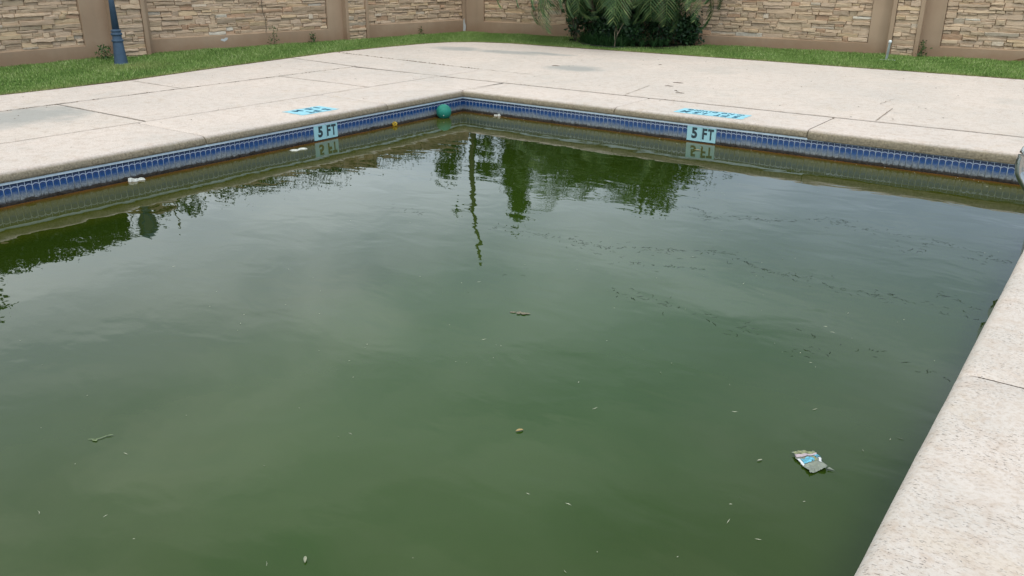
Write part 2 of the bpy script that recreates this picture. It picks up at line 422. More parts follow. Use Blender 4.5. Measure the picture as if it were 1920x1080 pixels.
# ================================================================== SETTING
# ground far around, leaving the pool and garden sheets clear
g = MB()
for (x0, y0, x1, y1) in [(-300, -300, 300, -13.2), (-300, 10, 300, 300), (-300, -13.2, -9, 10), (14, -13.2, 300, 10)]:
    g.add([(x0, y0, .02), (x1, y0, .02), (x1, y1, .02), (x0, y1, .02)], [(0, 1, 2, 3)])
tag(g.build('ground', M_ground), kind='structure')

# lawn outline (inner edge against the deck)
LE = [(-3.78, -13.2), (-3.78, -3.5), (-3.77, -2.75), (-3.82, -1.9), (-4.05, -.6), (-4.2, .5), (-4.38, 1.9), (-4.36, 3.1), (-4.26, 4.1),
      (-4.1, 4.55), (-3.75, 4.9), (-3.1, 5.1), (-1.7, 5.1), (-.4, 5.15), (1.4, 5.18), (5.2, 5.16), (14, 5.2)]
g = MB()
outer = [(-9, -13.2)]+[(-9, y) for y in (-3.5, -2.75, -1.9, -.6, .5, 1.9, 3.1, 4.1)]+[(-9, 6), (-9, 10), (-3.1, 10), (-1.7, 10), (-.4, 10), (1.4, 10), (5.2, 10), (14, 10)]
V = [(x, y, .055) for x, y in LE]+[(x, y, .055) for x, y in outer]; n = len(LE)
g.add(V, [(n+i, i, i+1, n+i+1) for i in range(n-1)])
tag(g.build('lawn', M_lawn), kind='structure')

# pool deck: a sub-base sheet (seen as dirt in the joints) with slabs and coping units as parts
deck = MB()
pl = LE[1:]
for (x0, y0, x1, y1) in [(-3.80, -13.2, -.06, -1.0), (-4.05, -1.0, -.06, .06), (-4.25, .06, 14, 4.4), (-3.0, 4.4, 14, 5.08), (PW+.06, -13.2, 14, .06)]:
    deck.box((x0, y0, .0), (x1, y1, ZT-.006))
# keep the base under the lawn edge line
deck_o = tag(deck.build('pool_deck', M_joint), kind='structure')

G = .008
def slab(poly, mat=None, name='concrete_slab'):
    b = MB(); b.prism(inset(poly, G), .0585, ZT+random.uniform(-.001, .001), 0, .003)
    return b.build(name, mat or M_deck, deck_o)
XL1, XL2, YF = -1.02, -2.67, .76
# left inner row
for (y0, y1) in [(-8.0, -3.42), (-3.42, -.52), (-.52, YF+.03)]:
    slab([(XL2, y0), (XL1, y0), (XL1, y1), (XL2, y1)], M_stain if y1 == -3.42 else None)
slab([(XL2, -13.2), (XL1, -13.2), (XL1, -8.0), (XL2, -8.0)])
# left outer row, up to the lawn
slab([(-3.80, -8.0), (XL2, -8.0), (XL2, -1.95), (-3.80, -1.93), (-3.78, -2.75), (-3.79, -3.5)])
slab([(-3.80, -13.2), (XL2, -13.2), (XL2, -8.0), (-3.80, -8.0)])
slab([(-3.82, -1.93), (XL2, -1.95), (XL2, .84), (-4.28, 1.02), (-4.21, .5), (-4.06, -.6)])
# strip between the far joint and the cracked joint, then the big far slabs
slab([(-4.29, 1.02), (XL2, .84), (-1.02, YF+.03), (-1.02, 1.68), (-2.67, 1.85), (-4.41, 2.05), (-4.39, 1.9)])
slab([(-1.02, 1.68), (-1.02, YF+.03), (7.2, YF+.03), (7.2, 5.18), (5.2, 5.18), (1.4, 5.2), (-.4, 5.17), (-1.7, 5.12), (-3.1, 5.12), (-3.75, 4.92), (-4.12, 4.57),
      (-4.28, 4.1), (-4.38, 3.1), (-4.41, 2.05), (-2.67, 1.85)], M_stain)
slab([(7.2, .4), (13.9, .4), (13.9, 5.2), (7.2, 5.18)])
slab([(7.25, -4.5), (13.9, -4.5), (13.9, .4), (7.25, .4)]); slab([(7.25, -9.5), (13.9, -9.5), (13.9, -4.5), (7.25, -4.5)])
slab([(7.25, -13.2), (13.9, -13.2), (13.9, -9.5), (7.25, -9.5)])

# coping units: profile (distance out from pool wall, z); negative = over the water
def prof(zb=0.008):
    P_ = [(.02, zb), (-.016, zb), (-.0215, zb+.006), (-.023, .024), (-.022, .040), (-.018, .053), (-.010, .064), (.000, .0735), (.012, .0805), (.034, .084), (.06, ZT), (.10, ZT)]
    return P_
def coping(p0, p1, nrm, width, m0=0.0, m1=0.0, zb=.008, name='coping_unit', nose=True):
    """runs from p0 to p1 along the pool wall; nrm points away from the water; m0/m1 mitre ends"""
    P_ = prof(zb)+[(width-.003, ZT), (width, ZT-.003), (width, .0585), (.02, .0585)]
    p0 = Vector(p0); p1 = Vector(p1); nrm = Vector(nrm); t = (p1-p0).normalized(); ln = (p1-p0).length
    st = [0, .012] + [ln*i/14 for i in range(1, 14)] + [ln-.012, ln]
    V = []; k = len(P_)
    for s_ in st:
        for (a, z) in P_:
            sc = 1.0
            end = (s_ == 0 or s_ == ln)
            aa, zz = a, z
            if end:
                if z > .0586: zz = z-.006
                if a < .03: aa = a+.006
            # gentle hand-trowelled waviness of the nose
            if a < .02: aa += .0008*math.sin(s_*5+p0.x*3+p0.y*5)+.0006*math.sin(s_*23+p0.y)
            s2 = s_ + (m0*aa if s_ < ln/2 and m0 else 0) - (m1*aa if s_ > ln/2 and m1 else 0)
            q = p0+t*s2+nrm*aa
            V.append((q.x, q.y, zz))
    Fc = []; mi = []
    flip = (t.x*nrm.y-t.y*nrm.x) < 0
    for i in range(len(st)-1):
        for j in range(k):
            j2 = (j+1) % k
            f = (i*k+j, i*k+j2, (i+1)*k+j2, (i+1)*k+j)
            Fc.append(tuple(reversed(f)) if not flip else f)
            mi.append(1 if (j < 10 or j == k-1) and nose else 0)
    f = tuple(range(k)); Fc.append(f if not flip else tuple(reversed(f))); mi.append(1)
    f = tuple((len(st)-1)*k+j for j in range(k)); Fc.append(tuple(reversed(f)) if not flip else f); mi.append(1)
    me = mesh(name, V, Fc, [M_deck, M_nose], True, mi)
    o = link(name, me, deck_o)
    import bmesh
    bm = bmesh.new(); bm.from_mesh(me); bmesh.ops.recalc_face_normals(bm, faces=bm.faces)
    for e_ in bm.edges:
        if len(e_.link_faces) == 2 and e_.calc_face_angle() > math.radians(38): e_.smooth = False
    bm.to_mesh(me); bm.free()
    return o
gq = .0045
ys = [-13.2, -10.1, -7.9, -5.7, -3.50, -1.27]
for a, b in zip(ys[:-1], ys[1:]): coping((0, a+gq), (0, b-gq), (-1, 0), 1.02-G)
coping((0, -1.27+gq), (0, -.0), (-1, 0), 1.02-G, 0, 0)
# corner square joins the left run, far run starts at the corner
cb = MB(); cb.prism([(-1.015, .0), (-.0, .0), (.055, .755), (-1.015, .755)], .0585, ZT, 0, .002); cb.build('coping_unit', M_deck, deck_o)
xs = [.0, 2.055, 4.07, PW]
coping((.0, 0), (2.055-gq, 0), (0, 1), YF-G, m0=.0)
coping((2.055+gq, 0), (4.07-gq, 0), (0, 1), YF-G)
coping((4.07+gq, 0), (PW, 0), (0, 1), YF-G, zb=-.006)
cb = MB(); cb.prism([(PW+.005, .005), (7.245, .005), (7.245, .39), (7.195, .755), (PW+.005, .755)], .0585, ZT, 0, .002); cb.build('coping_unit', M_deck, deck_o)
yr = [-13.2, -11.1, -8.9, -6.7, -4.50, -2.3, 0.0]
for a, b in zip(yr[:-1], yr[1:]): coping((PW+.012, a+gq), (PW+.012, b-gq), (1, 0), 1.118, nose=False)

# short shrinkage cracks and saw cuts: thin dirt-filled grooves lying on the slabs
def crack(pts, w, name='crack', jit=.012):
    P_ = []
    for (a, b) in zip(pts[:-1], pts[1:]):
        a = Vector(a); b = Vector(b); n_ = max(2, int((b-a).length/.05))
        for i in range(n_): P_.append(a.lerp(b, i/n_))
    P_.append(Vector(pts[-1])); V = []; n_ = len(P_)
    for i, p in enumerate(P_):
        t = (P_[min(i+1, n_-1)]-P_[max(i-1, 0)]).normalized(); nn = Vector((-t.y, t.x))
        ww = w*(.4+.9*random.random())*(.25 if i in (0, n_-1) else 1)/2; c = p+nn*random.uniform(-jit, jit)
        V += [(*(c+nn*ww), ZT+.0035), (*(c-nn*ww), ZT+.0035)]
    Fc = [(2*i, 2*i+1, 2*i+3, 2*i+2) for i in range(n_-1)]
    return link(name, mesh(name, V, Fc, [M_crack]), deck_o)
crack([(1.72, .80), (1.58, 1.68)], .008, 'saw_cut', .002)
crack([(4.45, .80), (4.39, 1.70)], .010, 'saw_cut', .002)
crack([(4.21, 1.88), (4.24, 2.4)], .006, 'crack', .012)
crack([(.07, .05), (.075, .72)], .005, 'crack', .003)
crack([(-1.0, 1.70), (-.5, 1.66), (-.15, 1.68)], .012, 'crack', .01)
M_seam = plain('dusty_joint_dirt', (.17, .13, .10), .95, .1, var=.5, scale=9)
def seam(pts, w):
    o = crack(pts, w, 'joint_seam', .002); o.data.materials.clear(); o.data.materials.append(M_seam); return o
seam([(XL2, -7.9), (XL2, .82)], .016); seam([(XL1, -7.9), (XL1, .74)], .009); seam([(-4.27, 1.02), (XL2, .84), (-1.0, YF+.02)], .015); seam([(-1.0, YF+.012), (7.1, YF+.012)], .013)
seam([(XL2, -3.42), (XL1, -3.42)], .013); seam([(-3.8, -1.93), (XL2, -1.95)], .011); seam([(XL2, -.52), (XL1, -.52)], .009); seam([(-4.35, 2.03), (-2.67, 1.85), (-1.1, 1.69)], .010)
# dirt clods and sprouts caught in the joints
b = MB()
for _ in range(260):
    k_ = random.random()
    if k_ < .45: t = random.random(); x, y = -4.38+3.3*t, 2.05-.36*t; r = .007
    elif k_ < .8: x, y = XL2, random.uniform(-6, .8); r = .006
    else: x, y = random.uniform(-2.6, 3), YF+.02; r = .004
    x += random.gauss(0, .008); y += random.gauss(0, .008); r *= random.uniform(.6, 1.6)
    b.add([(x-r*1.6, y-r, ZT), (x+r*1.4, y-r*.7, ZT), (x+r, y+r, ZT), (x-r, y+r*.8, ZT), (x, y, ZT+r)], [(0,1,4), (1,2,4), (2,3,4), (3,0,4)])
tag(b.build('joint_dirt', M_crack, deck_o), kind='stuff')

# pool shell under water and water itself
b = MB(); zb = -1.6
b.box((-.12, -13.2, zb), (-.004, .12, -.0), 0); b.box((-.004, .004, zb), (PW+.12, .12, -.0), 0)
b.box((PW+.004, -13.2, zb), (PW+.12, .004, -.0), 0); b.box((-.12, -13.32, zb), (PW+.12, -13.2, -.0), 0)
b.box((-.004, -13.2, zb-.1), (PW+.004, .004, zb), 0)
shell = tag(b.build('pool_basin', M_plaster), kind='structure')
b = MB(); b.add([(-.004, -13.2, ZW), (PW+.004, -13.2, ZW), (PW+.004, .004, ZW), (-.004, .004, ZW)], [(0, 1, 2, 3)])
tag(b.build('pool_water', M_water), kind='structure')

# waterline band: grout backing, pale trim, tile pieces
def tmesh(w=.0508, h=.1425):
    z0, z1 = -.1555, -.1555+h; x = w/2-.0023; bz = .003
    V = [(-x, 0, z0), (x, 0, z0), (x, 0, z1), (-x, 0, z1), (-x+.0014, -bz, z0+.0012), (x-.0014, -bz, z0+.0012), (x-.0014, -bz, z1-.0012), (-x+.0014, -bz, z1-.0012)]
    Fc = [(4, 5, 6, 7), (0, 1, 5, 4), (1, 2, 6, 5), (2, 3, 7, 6), (3, 0, 4, 7)]
    me = mesh('waterline_tile', V, Fc, [M_tile]); uv = me.uv_layers.new(name='UVMap')
    for lp in me.loops:
        v = me.vertices[lp.vertex_index].co; uv.data[lp.index].uv = ((v.x+x)/(2*x), (v.z-z0)/h)
    return me
TM = tmesh()
# object coordinates are per tile, so vary: use world position through a copy of the coordinate node
for nd in M_tile.node_tree.nodes:
    if nd.type == 'TEX_COORD':
        geo = M_tile.node_tree.nodes.new('ShaderNodeNewGeometry')
        for lk in list(nd.outputs['Object'].links):
            M_tile.node_tree.links.new(geo.outputs['Position'], lk.to_socket)

def band(name, length, loc, rz, sign_at, label, nparts, trim_end=None):
    """local x runs along the wall, local -y faces the water"""
    e0 = empty(name, loc, rz); tag(e0, label, 'tile band', 'waterline tile bands')
    b = MB(); b.box((0, -.001, -.158), (length, .02, .0)); b.build('grout_bed', M_grout, e0)
    te = trim_end or length
    b = MB(); b.box((0, -.010, -.0115), (te, -.0012, .0065)); b.build('trim_strip', M_trim, e0)
    rest = []; spots = []
    segs = [(0, length)] if sign_at is None else [(0, sign_at), (sign_at+.305, length)]
    for (s0, s1) in segs:
        q = max(1, round((s1-s0)/.0508)); pt = (s1-s0)/q
        spots += [(s0+(i+.5)*pt, pt/.0508) for i in range(q)]
    for i, (x, sx_) in enumerate(spots):
        if nparts[0] <= i < nparts[1]:
            o = link('tile', TM, e0, (x, -.0012+random.uniform(-.0006, .0004), 0)); o.rotation_euler = (random.gauss(0, .006), 0, random.gauss(0, .012)); o.scale = (sx_, 1, 1)
        else: rest.append(x)
    if rest:
        V, Fc, U_ = [], [], []
        for x in rest:
            k = len(V)
            for v in TM.vertices: V.append((v.co.x+x, v.co.y-.0012, v.co.z))
            for p in TM.polygons: Fc.append(tuple(i+k for i in p.vertices))
        me = mesh('tile_run', V, Fc, [M_tile]); uv = me.uv_layers.new(name='UVMap')
        src = [d.uv[:] for d in TM.uv_layers[0].data]
        for i in range(len(me.loops)): uv.data[i].uv = src[i % len(src)]
        tag(link('tile_run', me, e0), kind='stuff')
    # black crust clinging along the waterline
    rs = random.Random(len(name)+int(length)); V = []; Fc = []
    x = 0; 
    while x < length:
        hh = (.005+.026*abs(mnoise.noise(Vector((x*9, rz*3, 2))))+rs.random()*.008) if not (sign_at is not None and sign_at-.003 < x < sign_at+.308) else 0.001
        V += [(x, -.0105, ZW-.012), (x, -.0105, ZW+.006+hh*.5), (x, -.0045, ZW+.009+hh)]; x += .012
    nn = len(V)//3
    for i in range(nn-1): Fc += [(3*i, 3*i+3, 3*i+4, 3*i+1), (3*i+1, 3*i+4, 3*i+5, 3*i+2)]
    tag(link('mineral_crust', mesh('mineral_crust', V, Fc, [M_crust]), e0), kind='stuff')
    return e0
SR, SL = 2.888, -2.293
# far wall faces -Y; local x = +X
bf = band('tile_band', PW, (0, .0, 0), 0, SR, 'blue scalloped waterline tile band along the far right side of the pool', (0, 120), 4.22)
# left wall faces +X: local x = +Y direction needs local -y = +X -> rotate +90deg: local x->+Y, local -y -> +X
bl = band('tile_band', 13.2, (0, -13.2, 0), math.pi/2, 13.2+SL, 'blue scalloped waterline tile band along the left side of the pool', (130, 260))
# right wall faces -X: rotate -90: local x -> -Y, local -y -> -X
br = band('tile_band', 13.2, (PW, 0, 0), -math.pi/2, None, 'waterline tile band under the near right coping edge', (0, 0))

def text_mesh(txt, size, ext, name, bold=.0, sx=1.0):
    cu = bpy.data.curves.new(name, 'FONT'); cu.body = txt; cu.size = size; cu.extrude = ext; cu.offset = bold
    cu.align_x = 'CENTER'; cu.align_y = 'CENTER'; cu.resolution_u = 3
    ob = bpy.data.objects.new(name, cu); C.objects.link(ob)
    bpy.context.view_layer.update()
    me = bpy.data.meshes.new_from_object(ob.evaluated_get(bpy.context.evaluated_depsgraph_get()))
    C.objects.unlink(ob); bpy.data.objects.remove(ob)
    xs_ = [v.co.x for v in me.vertices]; ys_ = [v.co.y for v in me.vertices]
    cx, cyy = (min(xs_)+max(xs_))/2, (min(ys_)+max(ys_))/2
    for v in me.vertices: v.co.x = (v.co.x-cx)*sx; v.co.y -= cyy
    me.name = name; me.update(); return me, (max(xs_)-min(xs_))*sx, max(ys_)-min(ys_)

def glyphs(parent, txt, w, h, loc, rot, mat, name='lettering', bold=.0):
    me, ww, hh = text_mesh(txt, .1, .0006, name, bold)
    for v in me.vertices: v.co.x *= w/ww; v.co.y *= h/hh
    me.materials.clear(); me.materials.append(mat)
    o = link(name, me, parent, loc); o.rotation_euler = rot; return o

GW = {' ': .45, '.': .35, '1': .6, 'I': .45, 'M': 1.15, 'G': 1.05, 'N': 1.05, 'D': 1.0, 'O': 1.1}
def word(parent, txt, w, h, x, y, z, mat, bold):
    tot = sum(GW.get(c, .9) for c in txt); cx = x-w/2
    for c in txt:
        cw = GW.get(c, .9)*w/tot
        if c == '.': glyphs(parent, '.', cw*.5, h*.16, (cx+cw/2, y-h*.42, z), (0, 0, 0), mat, 'point', bold)
        elif c != ' ': glyphs(parent, c, cw*(.78 if c not in '1I' else .42), h, (cx+cw/2, y, z), (0, 0, 0), mat, 'numeral' if c.isdigit() else 'letter', bold)
        cx += cw

def depth_sign(loc, rz, label):
    e0 = empty('depth_marker', loc, rz); tag(e0, label, 'depth marker', '5 FT depth marker tiles set in the tile bands')
    for i in range(2):
        b = MB(); x0 = i*.1525+.001; b.box((x0, -.007, -.153), (x0+.1505, .0005, -.0025)); b.build('sign_tile', M_signtile, e0)
    glyphs(e0, '5', .060, .108, (.080, -.0082, -.075), (math.pi/2, 0, 0), M_signdark, 'numeral', .0045)
    glyphs(e0, 'F', .050, .108, (.188, -.0082, -.076), (math.pi/2, 0, 0), M_signdark, 'letter', .0035)
    glyphs(e0, 'T', .060, .108, (.252, -.0082, -.076), (math.pi/2, 0, 0), M_signdark, 'letter', .0035)
    return e0
depth_sign((SR, -.0012, 0), 0, 'pale aqua 5 FT depth marker in the far right tile band')
depth_sign((.0012, SL, 0), math.pi/2, 'pale aqua 5 FT depth marker in the left tile band')

# blue warning decals on the deck, read from the deck side (upside down from here)
def decal(loc, rz, w, h, rows, label):
    e0 = empty('deck_decal', loc, rz); tag(e0, label, 'deck marking', 'light blue depth decals on the coping')
    b = MB(); V = []
    n_ = 44
    pts = []
    for i in range(n_):
        t = i/n_*4; s_, f = int(t), t-int(t)
        q = [(-w/2+w*f, -h/2), (w/2, -h/2+h*f), (w/2-w*f, h/2), (-w/2, h/2-h*f)][s_]
        pts.append((q[0]+random.gauss(0, .004), q[1]+random.gauss(0, .004)))
    b.prism(pts, 0, .0015); b.build('decal_ground', M_decal, e0)
    for (txt, ww, hh, x, y) in rows:
        word(e0, txt, ww, hh, x, y, .0035, M_decaltxt, .002)
    return e0
zt = ZT+.0015
# far: text is right way up for someone on the deck looking at the pool -> rotate 180
dr = decal((3.03, .235, zt), math.pi, .72, .27, [('5 FT  1.5 M', .62, .105, 0, .055), ('NO DIVING', .50, .062, .045, -.075)],
      'light blue 5 FT 1.5 M NO DIVING decal on the far right coping')
# ring with a slash in front of the words
b = MB(); seg = 20
for rr0, rr1 in ((.030, .037),):
    V = []; Fc = []
    for k in range(seg):
        a = 2*math.pi*k/seg; V += [(rr0*math.cos(a), rr0*math.sin(a), 0), (rr1*math.cos(a), rr1*math.sin(a), 0)]
    for k in range(seg): k2 = (k+1) % seg; Fc.append((2*k, 2*k+1, 2*k2+1, 2*k2))
    b.add(V, Fc)
b.add([(-.025, .019, 0), (-.019, .025, 0), (.025, -.019, 0), (.019, -.025, 0)], [(0, 1, 3, 2)])
b.build('no_symbol', M_decaltxt, dr, loc=(-.27, -.075, .0036))
# left: text faces the deck on -X side: up direction of the letters points to +X
decal((-.27, -2.07, zt), -math.pi/2, .47, .31, [('5 FT', .30, .10, -.02, .075), ('1.5 M', .34, .09, .0, -.075)],
      'light blue 5 FT 1.5 M decal on the left coping')

# ------------------------------------------------------------------ GRASS
def inside_lawn(x, y):
    """signed distance-ish into the lawn from the deck edge (positive = lawn)"""
    d = np.full(x.shape, 1e9); ins = np.ones(x.shape, bool)
    P_ = np.array(LE)
    for (x0, y0), (x1, y1) in zip(P_[:-1], P_[1:]):
        t = np.clip(((x-x0)*(x1-x0)+(y-y0)*(y1-y0))/((x1-x0)**2+(y1-y0)**2), 0, 1)
        d = np.minimum(d, np.hypot(x-x0-t*(x1-x0), y-y0-t*(y1-y0)))
    # point in polygon of the deck side
    poly = [(14, -13.2), *[tuple(p) for p in P_]][::1]
    poly = [tuple(p) for p in P_]+[(14, -13.2)]
    c = np.zeros(x.shape, bool)
    for i in range(len(poly)):
        (xa, ya), (xb, yb) = poly[i], poly[(i+1) % len(poly)]
        cond = ((ya > y) != (yb > y)) & (x < (xb-xa)*(y-ya)/(yb-ya+1e-12)+xa)
        c ^= cond
    return np.where(c, -d, d)
def wall_clear(x, y):
    left = x - (-6.62+(y-.13)*.1767); left = np.where(y < 0, x+6.60, left)
    right = (6.72+(x+5.45)*.0880)-y
    right = np.where(x > 3.1, 7.52+(x-3.4)*.096-y, right)
    return np.minimum(left, right)
def grass(n_, x0, x1, y0, y1):
    x = rng.uniform(x0, x1, n_); y = rng.uniform(y0, y1, n_)
    d = inside_lawn(x, y); wc = wall_clear(x, y)
    edge = np.array([mnoise.noise(Vector((a*6, b_*6, 0))) for a, b_ in zip(x[::1], y[::1])])*.025
    keep = (d > -.012+edge*.6) & (wc > .0) & ~(((x+5.62)**2+(y+.99)**2) < .012)
    keep &= ~((((x+1.25)/1.15)**2+((y-7.0)/1.25)**2) < .95)
    return x[keep], y[keep], d[keep]
X1, Y1, D1 = grass(330000, -6.9, -3.6, -5.2, 7.0)
X2, Y2, D2 = grass(260000, -4.2, 6.3, 4.9, 7.9)
X = np.concatenate([X1, X2]); Y = np.concatenate([Y1, Y2]); D = np.concatenate([D1, D2]); n = len(X)
lx = np.sin(X*5.1+Y*3.3)*.5+np.sin(X*13.7-Y*11.1)*.5
h = rng.uniform(.028, .058, n)*(1+.25*lx); h = np.where(D < .12, h*.8, h)
a = rng.uniform(0, 2*np.pi, n); lean = rng.uniform(.1, .9, n)*h; w = rng.uniform(.0032, .0068, n)
bx, by = np.cos(a), np.sin(a); tw = rng.uniform(0, 2*np.pi, n); px_, py_ = np.cos(tw), np.sin(tw)
A = np.stack([X-px_*w, Y-py_*w, np.full(n, .055)], 1); B = np.stack([X+px_*w, Y+py_*w, np.full(n, .055)], 1)
T = np.stack([X+bx*lean, Y+by*lean, .055+h], 1)
rv = np.clip(rng.beta(1.2, 1.6, n)+.12*lx, 0, 1)
me = fast_mesh('grass', np.stack([A, B, T], 1), 3, M_grass, rv)
dry = np.clip(1-D/.24, 0, 1)*rng.uniform(.1, 1, n)
# a yellower patch round the lamp foot
dry = np.maximum(dry, np.clip(1-np.hypot(X+5.2, Y+1.1)/.7, 0, 1)*rng.uniform(0, .7, n))
at = me.attributes.new('dry', 'FLOAT', 'FACE'); at.data.foreach_set('value', dry.astype(np.float32))
tag(link('grass', me), 'short green grass growing between the deck and the stone walls', 'grass', kind='stuff')
# ragged soil edge between lawn and deck
V = []; Fc = []
i = 0
for (p, q) in zip(LE[1:-1], LE[2:]):
    p = Vector(p); q = Vector(q); nseg = max(1, int((q-p).length/.03)); t = (q-p).normalized(); nn = Vector((-t.y, t.x))
    for k in range(nseg):
        c = p.lerp(q, k/nseg); j1 = random.uniform(-.018, .004); 
        V += [(c.x+nn.x*(-j1-.02), c.y+nn.y*(-j1-.02), .0595), (c.x-nn.x*j1, c.y-nn.y*j1, ZT+.003+random.random()*.006), (c.x+nn.x*.05, c.y+nn.y*.05, .06)]
for k in range(len(V)//3-1): Fc += [(3*k, 3*k+3, 3*k+4, 3*k+1), (3*k+1, 3*k+4, 3*k+5, 3*k+2)]
tag(link('lawn_edge', mesh('lawn_edge', V, Fc, [M_soil])), kind='structure')

# ------------------------------------------------------------------ STONE WALLS
def stone_poly(x0, x1, z0, z1):
    """jagged ledge outline, anticlockwise in (x,z)"""
    w = x1-x0; hh = z1-z0; j = min(.010, hh*.16)
    n_ = 1 if w < .12 else (2 if w < .28 else 3)
    bot = [(x0+w*k/(n_+1), z0+random.uniform(-j, j)*.8) for k in range(1, n_+1)]
    top = [(x1-w*k/(n_+1), z1+random.uniform(-j, j)*.8) for k in range(1, n_+1)]
    sl = random.uniform(-.012, .012)
    return [(x0+random.uniform(0, .006), z0+random.uniform(-.002, .004))]+bot+[(x1-random.uniform(0, .006)+sl*.4, z0+random.uniform(-.002, .004))]+[(x1-random.uniform(0, .006), z1)]+top+[(x0+random.uniform(0, .006)+sl*.5, z1)]
def stone_mesh(x0, x1, z0, z1, depth):
    P_ = stone_poly(x0, x1, z0, z1); n_ = len(P_); cx, cz = (x0+x1)/2, (z0+z1)/2
    c = min(.006, (z1-z0)*.12); tilt = random.uniform(-.25, .25); tiltx = random.uniform(-.04, .04)
    V = [(x, .012, z) for x, z in P_]
    dd = [depth+(z-cz)*tilt+(x-cx)*tiltx+random.uniform(-.002, .002) for x, z in P_]
    V += [(x, -d*.72, z) for (x, z), d in zip(P_, dd)]
    V += [(x+(c if x < cx else -c), -d, z+(c if z < cz else -c)) for (x, z), d in zip(P_, dd)]
    V.append((cx+random.uniform(-.1, .1)*(x1-x0), -depth-random.uniform(-.003, .007), cz))
    Fc = []
    for i in range(n_):
        j = (i+1) % n_
        Fc += [(i, j, n_+j, n_+i), (n_+i, n_+j, 2*n_+j, 2*n_+i), (2*n_+i, 2*n_+j, 3*n_)]
    return V, Fc
def stone_layout(w, h, z0):
    out_ = []; z = z0
    while z < z0+h-.02:
        rh = min(random.choice([.045, .055, .07, .085, .06]), z0+h-z)
        if z0+h-z-rh < .03: rh = z0+h-z
        x = 0
        while x < w-.01:
            sw = random.choice([.10, .14, .2, .26, .32, .42])*random.uniform(.8, 1.2)
            if w-x-sw < .08: sw = w-x
            k = random.random()
            if rh > .06 and k < .5:
                f = random.uniform(.35, .65)
                out_.append((x, x+sw, z, z+rh*f))
                if sw > .25 and random.random() < .6:
                    g_ = random.uniform(.3, .7); out_.append((x, x+sw*g_, z+rh*f, z+rh)); out_.append((x+sw*g_, x+sw, z+rh*f, z+rh))
                else: out_.append((x, x+sw, z+rh*f, z+rh))
            else: out_.append((x, x+sw, z, z+rh))
            x += sw
        z += rh
    return out_
def stones(parent, x0, w, z0, h, yfront, zvis=1.12, hidden=False):
    stuff = MB(); sr_ = []
    for (a, b_, c, d) in stone_layout(w, h, z0):
        dep = random.choice([.012, .016, .022, .028, .034, .040])
        V, Fc = stone_mesh(x0+a, x0+b_, c, d, dep); rv_ = random.random()
        V = [(x, y+yfront, z) for x, y, z in V]
        if c < zvis and not hidden:
            link('stone', mesh('stone', V, Fc, [M_stone], rnd=[rv_]*len(Fc)), parent)
        else: stuff.add(V, Fc); sr_ += [rv_]*len(Fc)
    if stuff.V:
        me = mesh('upper_stones', stuff.V, stuff.F, [M_stone], rnd=sr_); tag(link('upper_stones', me, parent), kind='stuff')
def wall_panel(p0, p1, H, fl, fr, rail, label, hidden=False, backoff=0):
    """panel between p0 and p1 (front faces the local -y side); fl/fr widths of the side frames"""
    p0 = Vector(p0); p1 = Vector(p1); rz = math.atan2(p1.y-p0.y, p1.x-p0.x); w = (p1-p0).length
    e0 = empty('wall_panel', (p0.x, p0.y, 0), rz); tag(e0, label, 'wall', 'stone panels of the garden wall')
    D_ = .06
    b = MB(); top = H-.16; c = .012
    b.box((0, D_, -.1), (w, .16, H-.02), 1)     # core behind
    # frame pieces, one stucco casting: rails and stiles with a splayed inner edge
    def piece(x0, z0, x1, z1):
        b.box((x0, 0, z0), (x1, D_-.001, z1), 0)
    piece(0, -.1, fl, H-.02); piece(w-fr, -.1, w, H-.02)
    piece(fl+.0005, -.1, w-fr-.0005, rail); piece(fl+.0005, top, w-fr-.0005, H-.02)
    # sloped sill above bottom rail
    b.add([(fl+.001, .0005, rail+.0005), (w-fr-.001, .0005, rail+.0005), (w-fr-.001, D_-.003, rail+.026), (fl+.001, D_-.003, rail+.026)], [(0, 1, 2, 3)], 0)
    b.build('stucco_frame', [M_stucco, M_mortar], e0)
    b = MB(); b.box((-.002, -.035, H-.018), (w+.002, .195, H+.05), 0); b.build('wall_cap', M_stucco, e0)
    stones(e0, fl+.002, w-fl-fr-.004, rail+.014, top-rail-.016, D_-.004, hidden=hidden)
    return e0
def pillar(p0, p1, H, dep, label, hidden=False):
    p0 = Vector(p0); p1 = Vector(p1); rz = math.atan2(p1.y-p0.y, p1.x-p0.x); w = (p1-p0).length
    e0 = empty('wall_pillar', (p0.x, p0.y, 0), rz); tag(e0, label, 'pillar', 'stone faced pillars of the garden wall')
    f = .062; b = MB()
    b.box((0, 0, -.1), (f, dep+.2, H)); b.box((w-f, 0, -.1), (w, dep+.2, H))
    b.box((f+.0005, .05, -.1), (w-f-.0005, dep+.198, H), 1)
    b.build('stucco_frame', [M_stucco, M_mortar], e0)
    b = MB(); b.box((-.04, -.04, H+.001), (w+.04, dep+.24, H+.07)); b.add([(-.02, -.02, H+.071), (w+.02, -.02, H+.071), (w+.02, dep+.22, H+.071), (-.02, dep+.22, H+.071), (w/2, dep/2+.1, H+.13)], [(0,1,4),(1,2,4),(2,3,4),(3,0,4)])
    b.build('pillar_cap', M_stucco, e0)
    stones(e0, f+.002, w-2*f-.004, .03, H-.05, .046, hidden=hidden)
    return e0
HL, HR = 1.93, 1.66
